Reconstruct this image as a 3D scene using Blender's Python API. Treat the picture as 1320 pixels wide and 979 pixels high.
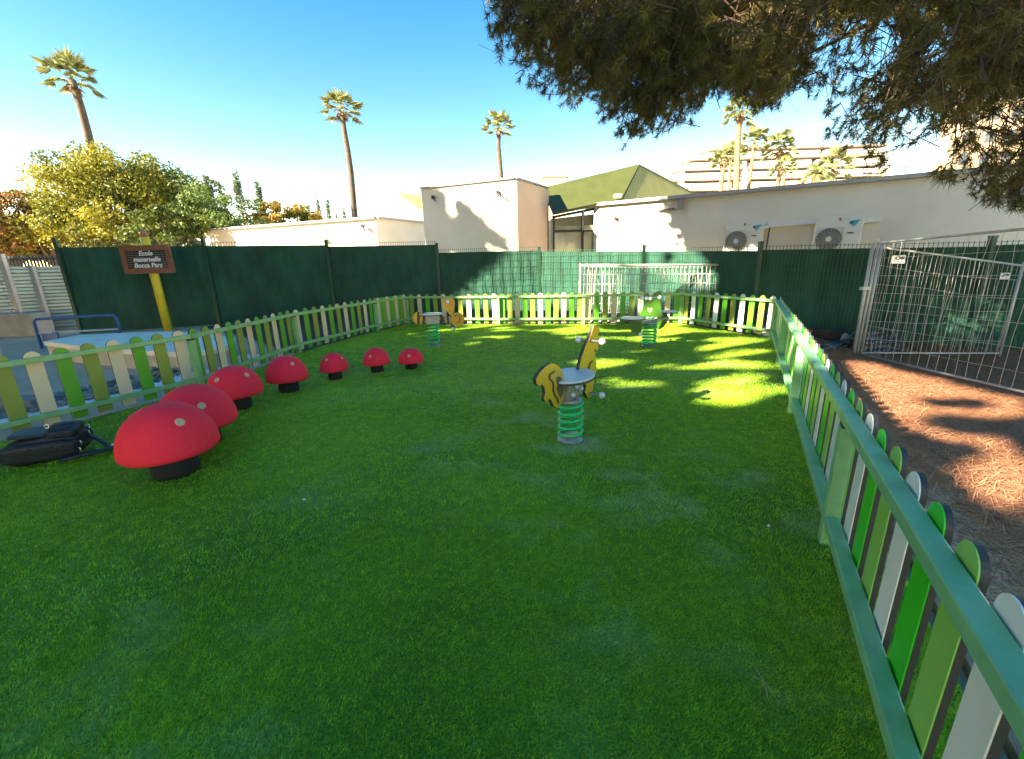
import bpy, bmesh, math, random
import numpy as np
from mathutils import Vector, Matrix, Euler
from math import radians as R, sin, cos, pi

random.seed(7); rng = np.random.default_rng(11)
sc = bpy.context.scene
for o in list(bpy.data.objects): bpy.data.objects.remove(o)

# ------------------------------------------------------------------ camera
HC, FPX, PITCH, ROLL = 1.5, 545.0, R(15.2), R(-1.55)
cd = bpy.data.cameras.new("camera"); cam = bpy.data.objects.new("camera", cd); sc.collection.objects.link(cam)
cd.sensor_width = 36; cd.lens = 36*FPX/1320; cd.clip_start = .05; cd.clip_end = 3000
FW = Vector((0, cos(PITCH), -sin(PITCH))); UP0 = Vector((0, sin(PITCH), cos(PITCH))); RT0 = Vector((1, 0, 0))
RT = cos(ROLL)*RT0 + sin(ROLL)*UP0; UP = -sin(ROLL)*RT0 + cos(ROLL)*UP0
m = Matrix((RT, UP, -FW)).transposed().to_4x4(); m.translation = (0, 0, HC)
cam.matrix_world = m
sc.camera = cam

# ------------------------------------------------------------------ light
SUN_EL = R(28); SH = Vector((-.88, -.47, 0)).normalized(); TANE = math.tan(SUN_EL)
SUND = Vector((SH.x*cos(SUN_EL), SH.y*cos(SUN_EL), sin(SUN_EL)))
w = bpy.data.worlds.new("World"); sc.world = w; w.use_nodes = True
nt = w.node_tree; bg = nt.nodes["Background"]; sky = nt.nodes.new("ShaderNodeTexSky")
sky.sky_type = 'NISHITA'; sky.sun_disc = False; sky.sun_elevation = SUN_EL
sky.sun_rotation = math.atan2(SH.x, SH.y); sky.air_density = .8; sky.dust_density = .1; sky.ozone_density = 1.3
hs = nt.nodes.new("ShaderNodeHueSaturation"); hs.inputs["Saturation"].default_value = 1.44; hs.inputs["Hue"].default_value = .52
wb = nt.nodes.new("ShaderNodeMix"); wb.data_type = 'RGBA'; wb.blend_type = 'MULTIPLY'; wb.inputs[0].default_value = 1; wb.inputs[7].default_value = (1.20, .78, .385, 1)
nt.links.new(sky.outputs[0], hs.inputs["Color"]); nt.links.new(hs.outputs[0], wb.inputs[6]); nt.links.new(wb.outputs[2], bg.inputs[0]); bg.inputs[1].default_value = .057
sd = bpy.data.lights.new("sun", 'SUN'); sd.energy = 2.0; sd.angle = R(.53); sd.color = (1, .84, .60)
so = bpy.data.objects.new("sun", sd); sc.collection.objects.link(so)
so.rotation_euler = SUND.to_track_quat('Z', 'Y').to_euler()
vs = sc.view_settings; vs.view_transform = 'Standard'; vs.look = 'None'; vs.gamma = 1; vs.exposure = 4.15
try: sc.display_settings.display_device = 'sRGB'
except Exception: pass
sc.cycles.max_bounces = 8; sc.cycles.diffuse_bounces = 6; sc.cycles.glossy_bounces = 3
sc.cycles.transparent_max_bounces = 8; sc.cycles.caustics_reflective = False; sc.cycles.caustics_refractive = False

# ------------------------------------------------------------------ survey helpers (photo pixel -> place)
def ray(px, py): return FW + RT*((px-660)/FPX) - UP*((py-489.5)/FPX)
def g(px, py, z=0.0):
    v = ray(px, py); t = (z-HC)/v.z; return Vector((v.x*t, v.y*t, z))
def at(px, py, Y):
    v = ray(px, py); t = Y/v.y; return Vector((v.x*t, Y, HC+v.z*t))
def on_plane(px, py, P, n):
    v = ray(px, py); o = Vector((0, 0, HC)); t = (Vector(P)-o).dot(n)/v.dot(n); return o+v*t
def uv(P): return (P[0]-SH.x*P[2]/TANE, P[1]-SH.y*P[2]/TANE)

# ------------------------------------------------------------------ materials
MATS = {}
def mat(name, col, rough=.6, var=.12, vs_=6., bump=0., bs=40., metal=0., col2=None, spec=.5, trans=0., attr=False, stretch=None, detail=4):
    if name in MATS: return MATS[name]
    M = bpy.data.materials.new(name); M.use_nodes = True; n = M.node_tree; b = n.nodes["Principled BSDF"]
    b.inputs["Roughness"].default_value = rough; b.inputs["Metallic"].default_value = metal
    b.inputs["Specular IOR Level"].default_value = spec
    tc = n.nodes.new("ShaderNodeTexCoord"); src = tc.outputs["Object"]
    if stretch:
        mp = n.nodes.new("ShaderNodeMapping"); mp.inputs["Scale"].default_value = stretch
        n.links.new(src, mp.inputs[0]); src = mp.outputs[0]
    nz = n.nodes.new("ShaderNodeTexNoise"); nz.inputs["Scale"].default_value = vs_; nz.inputs["Detail"].default_value = detail
    n.links.new(src, nz.inputs["Vector"])
    mx = n.nodes.new("ShaderNodeMix"); mx.data_type = 'RGBA'
    c = np.array(col[:3])
    a_ = c*(1-var) ; b_ = np.array(col2[:3]) if col2 else np.minimum(c*(1+var), 1)
    mx.inputs[6].default_value = (*a_, 1); mx.inputs[7].default_value = (*b_, 1)
    if attr:
        at_ = n.nodes.new("ShaderNodeAttribute"); at_.attribute_name = 'rnd'; n.links.new(at_.outputs["Fac"], mx.inputs[0])
    else:
        rp = n.nodes.new("ShaderNodeMapRange"); rp.inputs[1].default_value = .3; rp.inputs[2].default_value = .7
        n.links.new(nz.outputs[0], rp.inputs[0]); n.links.new(rp.outputs[0], mx.inputs[0])
    n.links.new(mx.outputs[2], b.inputs["Base Color"])
    if bump:
        n2 = n.nodes.new("ShaderNodeTexNoise"); n2.inputs["Scale"].default_value = bs; n2.inputs["Detail"].default_value = 6
        n.links.new(src, n2.inputs["Vector"])
        bp = n.nodes.new("ShaderNodeBump"); bp.inputs["Strength"].default_value = bump; bp.inputs["Distance"].default_value = .02
        n.links.new(n2.outputs[0], bp.inputs["Height"]); n.links.new(bp.outputs[0], b.inputs["Normal"])
    if trans:
        tr = n.nodes.new("ShaderNodeBsdfTranslucent"); ms = n.nodes.new("ShaderNodeMixShader"); ms.inputs[0].default_value = trans
        n.links.new(mx.outputs[2], tr.inputs[0]); n.links.new(b.outputs[0], ms.inputs[1]); n.links.new(tr.outputs[0], ms.inputs[2])
        n.links.new(ms.outputs[0], n.nodes["Material Output"].inputs[0])
    MATS[name] = M; return M

# ------------------------------------------------------------------ mesh builder
class MB:
    def __init__(s): s.v = []; s.f = []; s.sm = []
    def add(s, V, F, smooth=False):
        o = len(s.v); s.v += [tuple(p) for p in V]; s.f += [tuple(i+o for i in q) for q in F]; s.sm += [smooth]*len(F); return s
    def box(s, c, size, M=None):
        c = Vector(c); hx, hy, hz = [k/2 for k in size]; V = []
        for z in (-hz, hz):
            for x, y in ((-hx, -hy), (hx, -hy), (hx, hy), (-hx, hy)):
                p = Vector((x, y, z)); p = c+(M@p if M else p); V.append(p)
        return s.add(V, [(0,3,2,1),(4,5,6,7),(0,1,5,4),(1,2,6,5),(2,3,7,6),(3,0,4,7)])
    def bar(s, a, b, wd, hd, up=(0,0,1)):
        a = Vector(a); b = Vector(b); d = (b-a).normalized(); u = Vector(up)
        if abs(d.dot(u)) > .98: u = Vector((0, 1, 0))
        r = d.cross(u).normalized(); u = r.cross(d)
        M = Matrix((r, d, u)).transposed()
        return s.box((a+b)/2, (wd, (b-a).length, hd), M)
    def tube(s, pts, r, n=8, closed=False, cap=True):
        P = [Vector(p) for p in pts]; k = len(P); rr = r if hasattr(r, '__len__') else [r]*k
        V = []; F = []; prev = None
        for i in range(k):
            if closed: d = P[(i+1) % k]-P[i-1]
            else: d = P[min(i+1, k-1)]-P[max(i-1, 0)]
            d.normalize()
            if prev is None:
                u = Vector((0, 0, 1)) if abs(d.z) < .9 else Vector((1, 0, 0)); a = d.cross(u).normalized()
            else:
                a = (prev - d*prev.dot(d)).normalized()
            prev = a; b = d.cross(a)
            for j in range(n):
                t = 2*pi*j/n; V.append(P[i]+(a*cos(t)+b*sin(t))*rr[i])
        L = k if closed else k-1
        for i in range(L):
            for j in range(n):
                i2 = (i+1) % k; F.append((i*n+j, i*n+(j+1) % n, i2*n+(j+1) % n, i2*n+j))
        if cap and not closed:
            F.append(tuple(reversed(range(n)))); F.append(tuple((k-1)*n+j for j in range(n)))
        return s.add(V, F, True)
    def lathe(s, prof, n=40, c=(0,0,0), smooth=True):
        V = []; F = []
        for r_, z in prof:
            for j in range(n):
                t = 2*pi*j/n; V.append((c[0]+r_*cos(t), c[1]+r_*sin(t), c[2]+z))
        for i in range(len(prof)-1):
            for j in range(n):
                F.append((i*n+j, i*n+(j+1) % n, (i+1)*n+(j+1) % n, (i+1)*n+j))
        return s.add(V, F, smooth)
    def prism(s, pts, off):
        """polygon extruded by vector off"""
        n = len(pts); P = [Vector(p) for p in pts]; o = Vector(off)
        V = [p for p in P]+[p+o for p in P]
        F = [tuple(reversed(range(n))), tuple(range(n, 2*n))]+[(i, (i+1) % n, n+(i+1) % n, n+i) for i in range(n)]
        return s.add(V, F)
    def sphere(s, c, r, n=14, sc_=(1,1,1)):
        prof = [(max(r*sin(pi*i/(n//2+1)), 1e-4), -r*cos(pi*i/(n//2+1))) for i in range(n//2+2)]
        k = MB().lathe(prof, n); return s.add([(c[0]+p[0]*sc_[0], c[1]+p[1]*sc_[1], c[2]+p[2]*sc_[2]) for p in k.v], k.f, True)
    def build(s, name, m, parent=None, bevel=0., kind=None):
        me = bpy.data.meshes.new(name); me.from_pydata(s.v, [], s.f); me.materials.append(m)
        me.polygons.foreach_set('use_smooth', s.sm); me.update()
        bm = bmesh.new(); bm.from_mesh(me); bmesh.ops.recalc_face_normals(bm, faces=bm.faces); bm.to_mesh(me); bm.free()
        o = bpy.data.objects.new(name, me); sc.collection.objects.link(o)
        if parent: o.parent = parent
        if bevel:
            b = o.modifiers.new('bevel', 'BEVEL'); b.width = bevel; b.segments = 2; b.limit_method = 'ANGLE'
        if kind: o['kind'] = kind
        return o
def tag(o, label=None, cat=None, group=None, kind=None):
    if label: o['label'] = label
    if cat: o['category'] = cat
    if group: o['group'] = group
    if kind: o['kind'] = kind
    return o
def thing(name, label, cat, loc=(0,0,0), rz=0., group=None):
    o = bpy.data.objects.new(name, None); sc.collection.objects.link(o); o.location = loc; o.rotation_euler = (0, 0, rz)
    o.empty_display_size = .2
    return tag(o, label, cat, group)
def dup(root, loc, rz=0., label=None, scale=None):
    r = root.copy(); sc.collection.objects.link(r); r.location = loc; r.rotation_euler = (0, 0, rz)
    if scale: r.scale = scale
    if label: r['label'] = label
    for ch in [c for c in bpy.data.objects if c.parent == root]:
        c = ch.copy(); sc.collection.objects.link(c); c.parent = r
        for gch in [q for q in bpy.data.objects if q.parent == ch]:
            d = gch.copy(); sc.collection.objects.link(d); d.parent = c
    return r
def npmesh(name, V, F, m, parent=None, rnd=None, kind=None, smooth=False):
    """V (n,3), F (k,3|4), rnd per face"""
    me = bpy.data.meshes.new(name); k = F.shape[1]
    me.vertices.add(len(V)); me.vertices.foreach_set('co', np.ascontiguousarray(V, dtype=np.float32).ravel())
    me.loops.add(F.size); me.loops.foreach_set('vertex_index', np.ascontiguousarray(F, dtype=np.int32).ravel())
    me.polygons.add(len(F)); me.polygons.foreach_set('loop_start', np.arange(0, F.size, k, dtype=np.int32))
    if smooth: me.polygons.foreach_set('use_smooth', np.ones(len(F), dtype=bool))
    if rnd is not None:
        a = me.attributes.new('rnd', 'FLOAT', 'FACE'); a.data.foreach_set('value', np.ascontiguousarray(rnd, dtype=np.float32))
    me.update(); me.validate(); me.materials.append(m)
    o = bpy.data.objects.new(name, me); sc.collection.objects.link(o)
    if parent: o.parent = parent
    if kind: o['kind'] = kind
    return o
def unit(a): return a/np.maximum(np.linalg.norm(a, axis=-1, keepdims=True), 1e-9)
def leaves(C, L, W, up=0., dirs=None):
    """diamond leaves at C; returns V,F"""
    n = len(C); d = unit(rng.normal(size=(n,3))+np.array([0,0,up])) if dirs is None else dirs
    q = unit(np.cross(d, unit(rng.normal(size=(n,3))))); L = np.broadcast_to(L, n)[:,None]; W = np.broadcast_to(W, n)[:,None]
    V = np.stack([C-d*L/2, C+q*W/2, C+d*L/2, C-q*W/2], 1).reshape(-1,3)
    return V, np.arange(4*n).reshape(-1,4)
def snoise(x, y, s=1., seed=0):
    r = np.random.default_rng(seed); o = 0
    for k in range(7):
        a = r.uniform(0, 2*pi); f = s*r.uniform(.6, 1.9); o = o+np.sin((x*cos(a)+y*sin(a))*f+r.uniform(0, 6.28))
    return o/7
def inpoly(x, y, poly):
    x = np.asarray(x, float); y = np.asarray(y, float); c = np.zeros(np.broadcast(x, y).shape, bool); n = len(poly)
    for i in range(n):
        x0, y0 = poly[i]; x1, y1 = poly[(i+1) % n]
        if y0 == y1: continue
        k = ((y0 > y) != (y1 > y)) & (x < (x1-x0)*(y-y0)/(y1-y0)+x0); c ^= k
    return c
def project(Pn):
    d = Pn-np.array([0,0,HC]); z = d@np.array(FW); z = np.where(z > .05, z, np.nan)
    return 660+FPX*(d@np.array(RT))/z, 489.5-FPX*(d@np.array(UP))/z

# ------------------------------------------------------------------ the palette
M_white_wall = mat('white_render', (.69,.63,.53), .9, .05, 1.2, .25, 160)
M_grey_metal = mat('galvanised_metal', (.42,.44,.45), .45, .12, 14, metal=.55)
M_galv_light = mat('light_galvanised', (.44,.44,.43), .5, .10, 20, metal=.3)
M_rail_r = mat('rail_green_cool', (.19,.46,.23), .42, .13, 9, .05, 90)  # cooler copy of the rail green, sky reflection put into the colour
M_rail_l = mat('rail_green_warm', (.23,.41,.165), .5, .13, 9, .05, 90)  # same rail green without the added sky tint
M_pw = mat('picket_white', (.70,.74,.72), .45, .05, 4, .02, 60)
M_pbe = mat('picket_beige', (.64,.51,.34), .5, .06, 4, .02, 60)
M_pbr = mat('picket_bright_green', (.035,.56,.010), .4, .08, 4, .02, 60)
M_pbr2 = mat('picket_leaf_green', (.09,.33,.015), .45, .08, 4, .02, 60)
M_pli = mat('picket_lime', (.24,.53,.095), .42, .08, 4, .02, 60)
M_pol = mat('picket_olive', (.23,.285,.04), .5, .08, 4, .02, 60)
M_core = mat('dark_panel_edge', (.035,.04,.04), .6, .1)
M_black = mat('black_rubber', (.012,.012,.014), .85, .25, 60, .4, 220)
M_concrete = mat('concrete', (.36,.33,.29), .9, .18, 3, .4, 60)

# ================================================================== SETTING
E_R = Vector((4.99, 7.98, 0)); D_R = Vector((-.4826, -.8758, 0)).normalized(); N_R = Vector((-D_R.y, D_R.x, 0))   # towards outside (+x)
if N_R.x < 0: N_R = -N_R
def gz(x, y):
    d = (x-E_R.x)*N_R.x+(y-E_R.y)*N_R.y
    t = np.clip((d-.35)/1.7, 0, 1); t = t*t*(3-2*t)
    back = np.clip((y-11.5)/2, 0, 1)
    return -.035-.215*t
def grid_mesh(xs, ys, zf):
    X, Y = np.meshgrid(xs, ys); V = np.stack([X, Y, zf(X, Y)], -1).reshape(-1,3); nx, ny = len(xs), len(ys)
    i = np.arange(nx-1)[None]+nx*np.arange(ny-1)[:,None]; i = i.ravel()
    return V, np.stack([i, i+1, i+nx+1, i+nx], 1)
xs = np.concatenate([[-900,-400,-150,-60,-30], np.arange(-18, 18.1, .4), [30,60,150,400,900]])
V, F = grid_mesh(xs, xs, gz)
npmesh('ground', V, F, mat('bare_ground', (.30,.265,.225), .95, .2, 1.5, .5, 30), kind='structure', smooth=True)

# turf carpet
def turf_mat(name, blades=False):
    M = bpy.data.materials.new(name); M.use_nodes = True; n = M.node_tree; b = n.nodes["Principled BSDF"]
    b.inputs["Roughness"].default_value = .55; b.inputs["Specular IOR Level"].default_value = .35
    tc = n.nodes.new("ShaderNodeTexCoord")
    def noise(scale, det=4, stretch=(1,1,1), rot=0):
        mp = n.nodes.new("ShaderNodeMapping"); mp.inputs["Scale"].default_value = stretch; mp.inputs["Rotation"].default_value = (0,0,rot)
        n.links.new(tc.outputs["Object"], mp.inputs[0])
        z = n.nodes.new("ShaderNodeTexNoise"); z.inputs["Scale"].default_value = scale; z.inputs["Detail"].default_value = det
        n.links.new(mp.outputs[0], z.inputs["Vector"]); return z.outputs[0]
    def rng_(s, a, b_):
        r = n.nodes.new("ShaderNodeMapRange"); r.inputs[1].default_value = a; r.inputs[2].default_value = b_; n.links.new(s, r.inputs[0]); return r.outputs[0]
    def mix(f, A, B):
        x = n.nodes.new("ShaderNodeMix"); x.data_type = 'RGBA'; n.links.new(f, x.inputs[0])
        for k, s in ((6, A), (7, B)):
            if isinstance(s, tuple): x.inputs[k].default_value = (*s, 1)
            else: n.links.new(s, x.inputs[k])
        return x.outputs[2]
    def mul(a, b_):
        x = n.nodes.new("ShaderNodeMath"); x.operation = 'MULTIPLY'; n.links.new(a, x.inputs[0])
        if isinstance(b_, float): x.inputs[1].default_value = b_
        else: n.links.new(b_, x.inputs[1])
        return x.outputs[0]
    if blades:
        a = n.nodes.new("ShaderNodeAttribute"); a.attribute_name = 'rnd'; f0 = a.outputs["Fac"]
        col = mix(f0, (.10,.24,.008), (.50,.82,.050))
    else:
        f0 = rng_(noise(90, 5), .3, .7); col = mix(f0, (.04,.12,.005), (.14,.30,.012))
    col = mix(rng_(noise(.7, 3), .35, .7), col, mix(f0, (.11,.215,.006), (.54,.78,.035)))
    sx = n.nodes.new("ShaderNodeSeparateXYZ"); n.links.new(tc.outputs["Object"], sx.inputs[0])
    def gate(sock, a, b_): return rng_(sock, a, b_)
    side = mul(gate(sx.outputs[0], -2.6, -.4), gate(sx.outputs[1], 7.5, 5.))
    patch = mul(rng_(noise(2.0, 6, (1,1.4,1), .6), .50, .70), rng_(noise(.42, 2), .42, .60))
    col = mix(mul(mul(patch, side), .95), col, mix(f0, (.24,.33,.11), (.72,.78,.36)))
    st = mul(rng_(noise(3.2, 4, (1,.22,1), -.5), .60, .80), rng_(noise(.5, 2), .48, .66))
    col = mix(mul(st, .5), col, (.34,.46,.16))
    n.links.new(col, b.inputs["Base Color"])
    if blades:
        tr = n.nodes.new("ShaderNodeBsdfTranslucent"); ms = n.nodes.new("ShaderNodeMixShader"); ms.inputs[0].default_value = .3
        n.links.new(col, tr.inputs[0]); n.links.new(b.outputs[0], ms.inputs[1]); n.links.new(tr.outputs[0], ms.inputs[2])
        n.links.new(ms.outputs[0], n.nodes["Material Output"].inputs[0])
    else:
        bp = n.nodes.new("ShaderNodeBump"); bp.inputs["Strength"].default_value = .8; bp.inputs["Distance"].default_value = .02
        n.links.new(noise(110, 4), bp.inputs["Height"]); n.links.new(bp.outputs[0], b.inputs["Normal"])
    return M
FL = [Vector((-5.65,1.2,0)), Vector((-4.93,3.6,0)), Vector((-4.12,5.41,0)), Vector((-4.0,7.86,0)), Vector((-3.29,10.44,0)), Vector((-2.79,11.62,0))]
turf_poly = [(-6.2,-1.5)]+[(p.x-.02, p.y) for p in FL]+[(-.3,11.05),(1.82,10.65),(4.12,10.34)]
pR = lambda s, d=0.: (E_R.x+D_R.x*s+N_R.x*d, E_R.y+D_R.y*s+N_R.y*d)
turf_poly += [pR(0,.06), pR(4,.30), pR(11.,.30)]
mb = MB(); mb.add([(x, y, 0.) for x, y in turf_poly], [tuple(range(len(turf_poly)))])
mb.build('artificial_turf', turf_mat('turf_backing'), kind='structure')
HASH = np.random.default_rng(5).uniform(0, 1, 4096)
def turf_blades():
    Vs = []; Rs = []
    for r0, r1, dens, wd, h in ((.75,2.4,32000,.0034,.016),(2.4,5.,12500,.0052,.018),(5.,13.5,2800,.0095,.022)):
        n = int(dens*.5*(r1*r1-r0*r0)*2.2)
        r = np.sqrt(rng.uniform(r0*r0, r1*r1, n)); a = rng.uniform(-1.1, 1.1, n)
        x = r*np.sin(a); y = r*np.cos(a); k = inpoly(x, y, turf_poly); x = x[k]; y = y[k]; n = len(x)
        base = np.stack([x, y, np.zeros(n)], 1)
        nap = snoise(x, y, 1.6, 3)*2.0+.6; ln = np.stack([np.cos(nap), np.sin(nap)], 1)*.30+rng.normal(size=(n,2))*.34
        cs = {.75:.022, 2.4:.034, 5.:.075}[r0]; jx = x+.6*cs*rng.normal(size=n)*.5; jy = y+.6*cs*rng.normal(size=n)*.5
        cell = HASH[(np.floor(jx/cs).astype(int)*73+np.floor(jy/cs).astype(int)*179) % 4096]
        hh = h*rng.uniform(.75, 1.1, n)*(.72+.35*cell); tip = base+np.stack([ln[:,0]*hh, ln[:,1]*hh, hh], 1)
        t = rng.uniform(0, pi, n); sd_ = np.stack([np.cos(t), np.sin(t), np.zeros(n)], 1)*wd*.5
        Vs.append(np.stack([base-sd_, base+sd_, tip], 1).reshape(-1,3)); Rs.append(np.clip(cell*.55+rng.uniform(0, .5, n)-.05, 0, 1))
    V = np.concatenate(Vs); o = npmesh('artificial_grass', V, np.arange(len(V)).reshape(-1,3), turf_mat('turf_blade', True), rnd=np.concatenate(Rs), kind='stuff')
    tag(o, 'short bright green artificial grass blades covering the playground', 'grass')
turf_blades()

# pine litter ground on the right, outside the fence
def strip(name, pts_in, pts_out, z, m, nseg=2, kind='structure'):
    V = []; F = []
    for (a, b) in zip(pts_in, pts_out):
        for k in range(nseg+1):
            t = k/nseg; x = a[0]*(1-t)+b[0]*t; y = a[1]*(1-t)+b[1]*t; V.append((x, y, float(gz(x, y))+z))
    n = nseg+1
    for i in range(len(pts_in)-1):
        for k in range(nseg): F.append((i*n+k, i*n+k+1, (i+1)*n+k+1, (i+1)*n+k))
    return MB().add(V, F, True).build(name, m, kind=kind)
ss = np.arange(-3.2, 11, .3)
M_litter = mat('pine_litter', (.40,.18,.08), .95, .35, 9, .7, 90, col2=(.58,.27,.125))
strip('pine_litter_ground', [pR(s,.50) for s in ss], [pR(s,9.) for s in ss], .008, M_litter, 24)
M_gravel = mat('gravel_soil', (.26,.15,.085), .95, .5, 34, 1., 60, col2=(.58,.45,.33))
strip('gravel_path', [pR(s,.46) for s in np.arange(5.7,11,.3)], [pR(s,.95+.12*sin(s*3)+.1*sin(s*7)) for s in np.arange(5.7,11,.3)], .014, M_gravel, 6)
mb = MB(); mb.bar((*pR(1,.405),-.02), (*pR(11,.405),-.02), .10, .07); mb.build('kerb', mat('old_kerb', (.22,.17,.13), .9, .3, 8, .5, 40), kind='structure')
# pavement left
pav = [(-40,-6),(-40,40),(-14,40),(-12.2,13.4),(-9.2,12.6),(-6.2,9.9),(-4.3,7.8),(-4.6,5.4),(-5.4,3.4),(-7.5,-4)]
MB().add([(x, y, -.022) for x, y in pav], [tuple(range(len(pav)))]).build('pavement', mat('pale_pavement', (.46,.37,.265), .9, .16, .9, .3, 25), kind='structure')
MB().add([(x, y, -.02) for x, y in [(-6.1,9.9),(-9.1,12.6),(-6,14.1),(-2.4,15.0),(1,14.7),(4,13.1),(5.6,10.3),(5.1,8.5),(4.25,10.42),(1.85,10.75),(-.28,11.2),(-2.85,11.9),(-3.45,10.5),(-4.16,7.9)]], [tuple(range(14))]).build('soil', mat('dark_soil', (.055,.047,.032), .95, .4, 4, .6, 30), kind='structure')
def offs(P, d):
    out = []
    for i, p in enumerate(P):
        t = (P[min(i+1, len(P)-1)]-P[max(i-1, 0)]).normalized(); n = Vector((-t.y, t.x, 0)); n = n if n.x < 0 else -n
        q = p+n*d; out.append((q.x, q.y))
    return out
LP = FL[:4]
def lift(name, a, b, z, m): 
    A = offs(LP, a); B = offs(LP, b); V = [(x, y, z) for x, y in A]+[(x, y, z) for x, y in B]; n = len(A)
    MB().add(V, [(i, i+1, n+i+1, n+i) for i in range(n-1)]).build(name, m, kind='structure')
lift('kerb_ledge', .05, .66, -.004, mat('beige_kerb', (.42,.34,.25), .85, .15, 4, .3, 40))
lift('white_channel', .66, 1.12, -.014, mat('white_membrane', (.80,.80,.76), .5, .07, 3, .3, 12, stretch=(1,5,1)))
# heap of rubble beyond it
def rock(r):
    bm = bmesh.new(); bmesh.ops.create_icosphere(bm, subdivisions=1, radius=r)
    for v in bm.verts: v.co *= random.uniform(.65, 1.2); v.co.z *= .6
    V = [tuple(v.co) for v in bm.verts]; F = [tuple(v.index for v in f.verts) for f in bm.faces]; bm.free(); return V, F
mb = MB()
A = offs(LP, 1.05); B = offs(LP, 1.9)
for k in range(900):
    i = random.choice((0,1,1,2)); t = random.random(); q = random.betavariate(1.1, 2.2)
    ax = A[i][0]*(1-t)+A[i+1][0]*t; ay = A[i][1]*(1-t)+A[i+1][1]*t; bx = B[i][0]*(1-t)+B[i+1][0]*t; by = B[i][1]*(1-t)+B[i+1][1]*t
    if by > 7.2: continue
    V, F = rock(random.uniform(.02, .075)); c = Vector((ax*(1-q)+bx*q, ay*(1-q)+by*q, random.uniform(-.02,.02)))
    mb.add([Vector(v)+c for v in V], F)
o = mb.build('rubble', mat('rubble_stone', (.20,.18,.155), .95, .45, 3, .5, 30, col2=(.40,.37,.33))); tag(o, 'strip of loose grey stones and gravel outside the left fence', 'rubble', kind='stuff')

# dry needles lying on the litter ground
n = 95000
s_ = rng.uniform(-2.8, 9., n); d_ = .52+np.abs(rng.normal(size=n))*2.0+rng.uniform(0,.6,n); k = d_ < 6.5; s_ = s_[k]; d_ = d_[k]; n = len(s_)
x = E_R.x+D_R.x*s_+N_R.x*d_; y = E_R.y+D_R.y*s_+N_R.y*d_
th = rng.uniform(0, 2*pi, n)+snoise(x, y, 1.2, 5); ln = rng.uniform(.08, .22, n); wd = rng.uniform(.0011,.0026,n)
c = np.stack([x, y, gz(x, y)+.012+rng.uniform(0, .03, n)], 1); dv = np.stack([np.cos(th), np.sin(th), rng.normal(size=n)*.15], 1)*ln[:,None]/2
sv = np.stack([-np.sin(th), np.cos(th), np.zeros(n)], 1)*wd[:,None]
V = np.stack([c-dv-sv, c-dv+sv, c+dv+sv, c+dv-sv], 1).reshape(-1,3)
M_needle_dry = mat('dry_needle', (.28,.105,.045), .8, .3, attr=True, col2=(.66,.33,.17))
o = npmesh('pine_needles', V, np.arange(4*n).reshape(-1,4), M_needle_dry, rnd=rng.uniform(0,1,n)**1.3, kind='stuff'); tag(o, 'fallen orange brown pine needles carpeting the ground right of the fence', 'pine needles')

# ================================================================== BUILDINGS
def wall_thing(name, label): return thing(name, label, 'building')
def plan_wall(mb, pts, z0, ztops):
    """closed plan polygon with a top height per corner"""
    n = len(pts); V = [(p[0], p[1], z0) for p in pts]+[(p[0], p[1], z) for p, z in zip(pts, ztops)]
    return mb.add(V, [tuple(reversed(range(n))), tuple(range(n, 2*n))]+[(i, (i+1) % n, n+(i+1) % n, n+i) for i in range(n)])
M_coping = mat('grey_coping', (.34,.34,.33), .6, .1, metal=.3)
def coping(parent, pts3, wd=.3, h=.09):
    mb = MB()
    for a, b in zip(pts3[:-1], pts3[1:]): mb.bar(Vector(a)+Vector((0,0,h/2-.01)), Vector(b)+Vector((0,0,h/2-.01)), wd, h)
    mb.build('coping', M_coping, parent)
M_side_shade = mat('side_shade_tone', (.78,.54,.38), .9, .05, 1.5, .2, 120)
# low left wing
bl = wall_thing('school_wing', 'low flat roofed white wing of the school at the left, behind the green fence')
a = at(240,300,24.5); b = at(484,282,20.5); c = at(546,288,24.5); d = Vector((-7.5,31,0)); e = Vector((-15,33,0))
plan_wall(MB(), [a, b, c, d, e], -.3, [a.z, b.z, c.z, c.z, a.z]).build('wall', M_white_wall, bl)
coping(bl, [a, b, c], .3, .10)
mb = MB(); p = at(469,292,20.6)
mb.box(p-Vector((0,.15,0)), (.16,.2,.12)); mb.bar(p-Vector((0,.2,.0)), p+Vector((.18,-.5,-.22)), .06, .06); mb.build('lamp', M_core, bl)
sl = [at(510,248,27), at(548,253,24), at(548,275,24)]
nrm = Vector((0,.15,.05))
M_groof = mat('green_metal_roof', (.165,.20,.045), .5, .12, 2, metal=.1)
MB().prism(sl, (0,.25,.0)).build('roof_tip', mat('yellow_green_roof', (.17,.16,.03), .55, .1, 2), bl)
# tall block
bt = wall_thing('school_tower', 'tall white cubic block of the school with a tree shadow on its front')
a = at(542.5,243.6,17.0); b = at(663.8,230.3,15.5); c = at(706,243,17.6); d = Vector((c.x-4.6, c.y+1.5, 0))
plan_wall(MB(), [a, b, c, d], -.3, [a.z, b.z, c.z, a.z]).build('wall', M_white_wall, bt)
b0 = b+Vector((.006,-.006,0)); 
coping(bt, [a, b, c], .16, .05)
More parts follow.
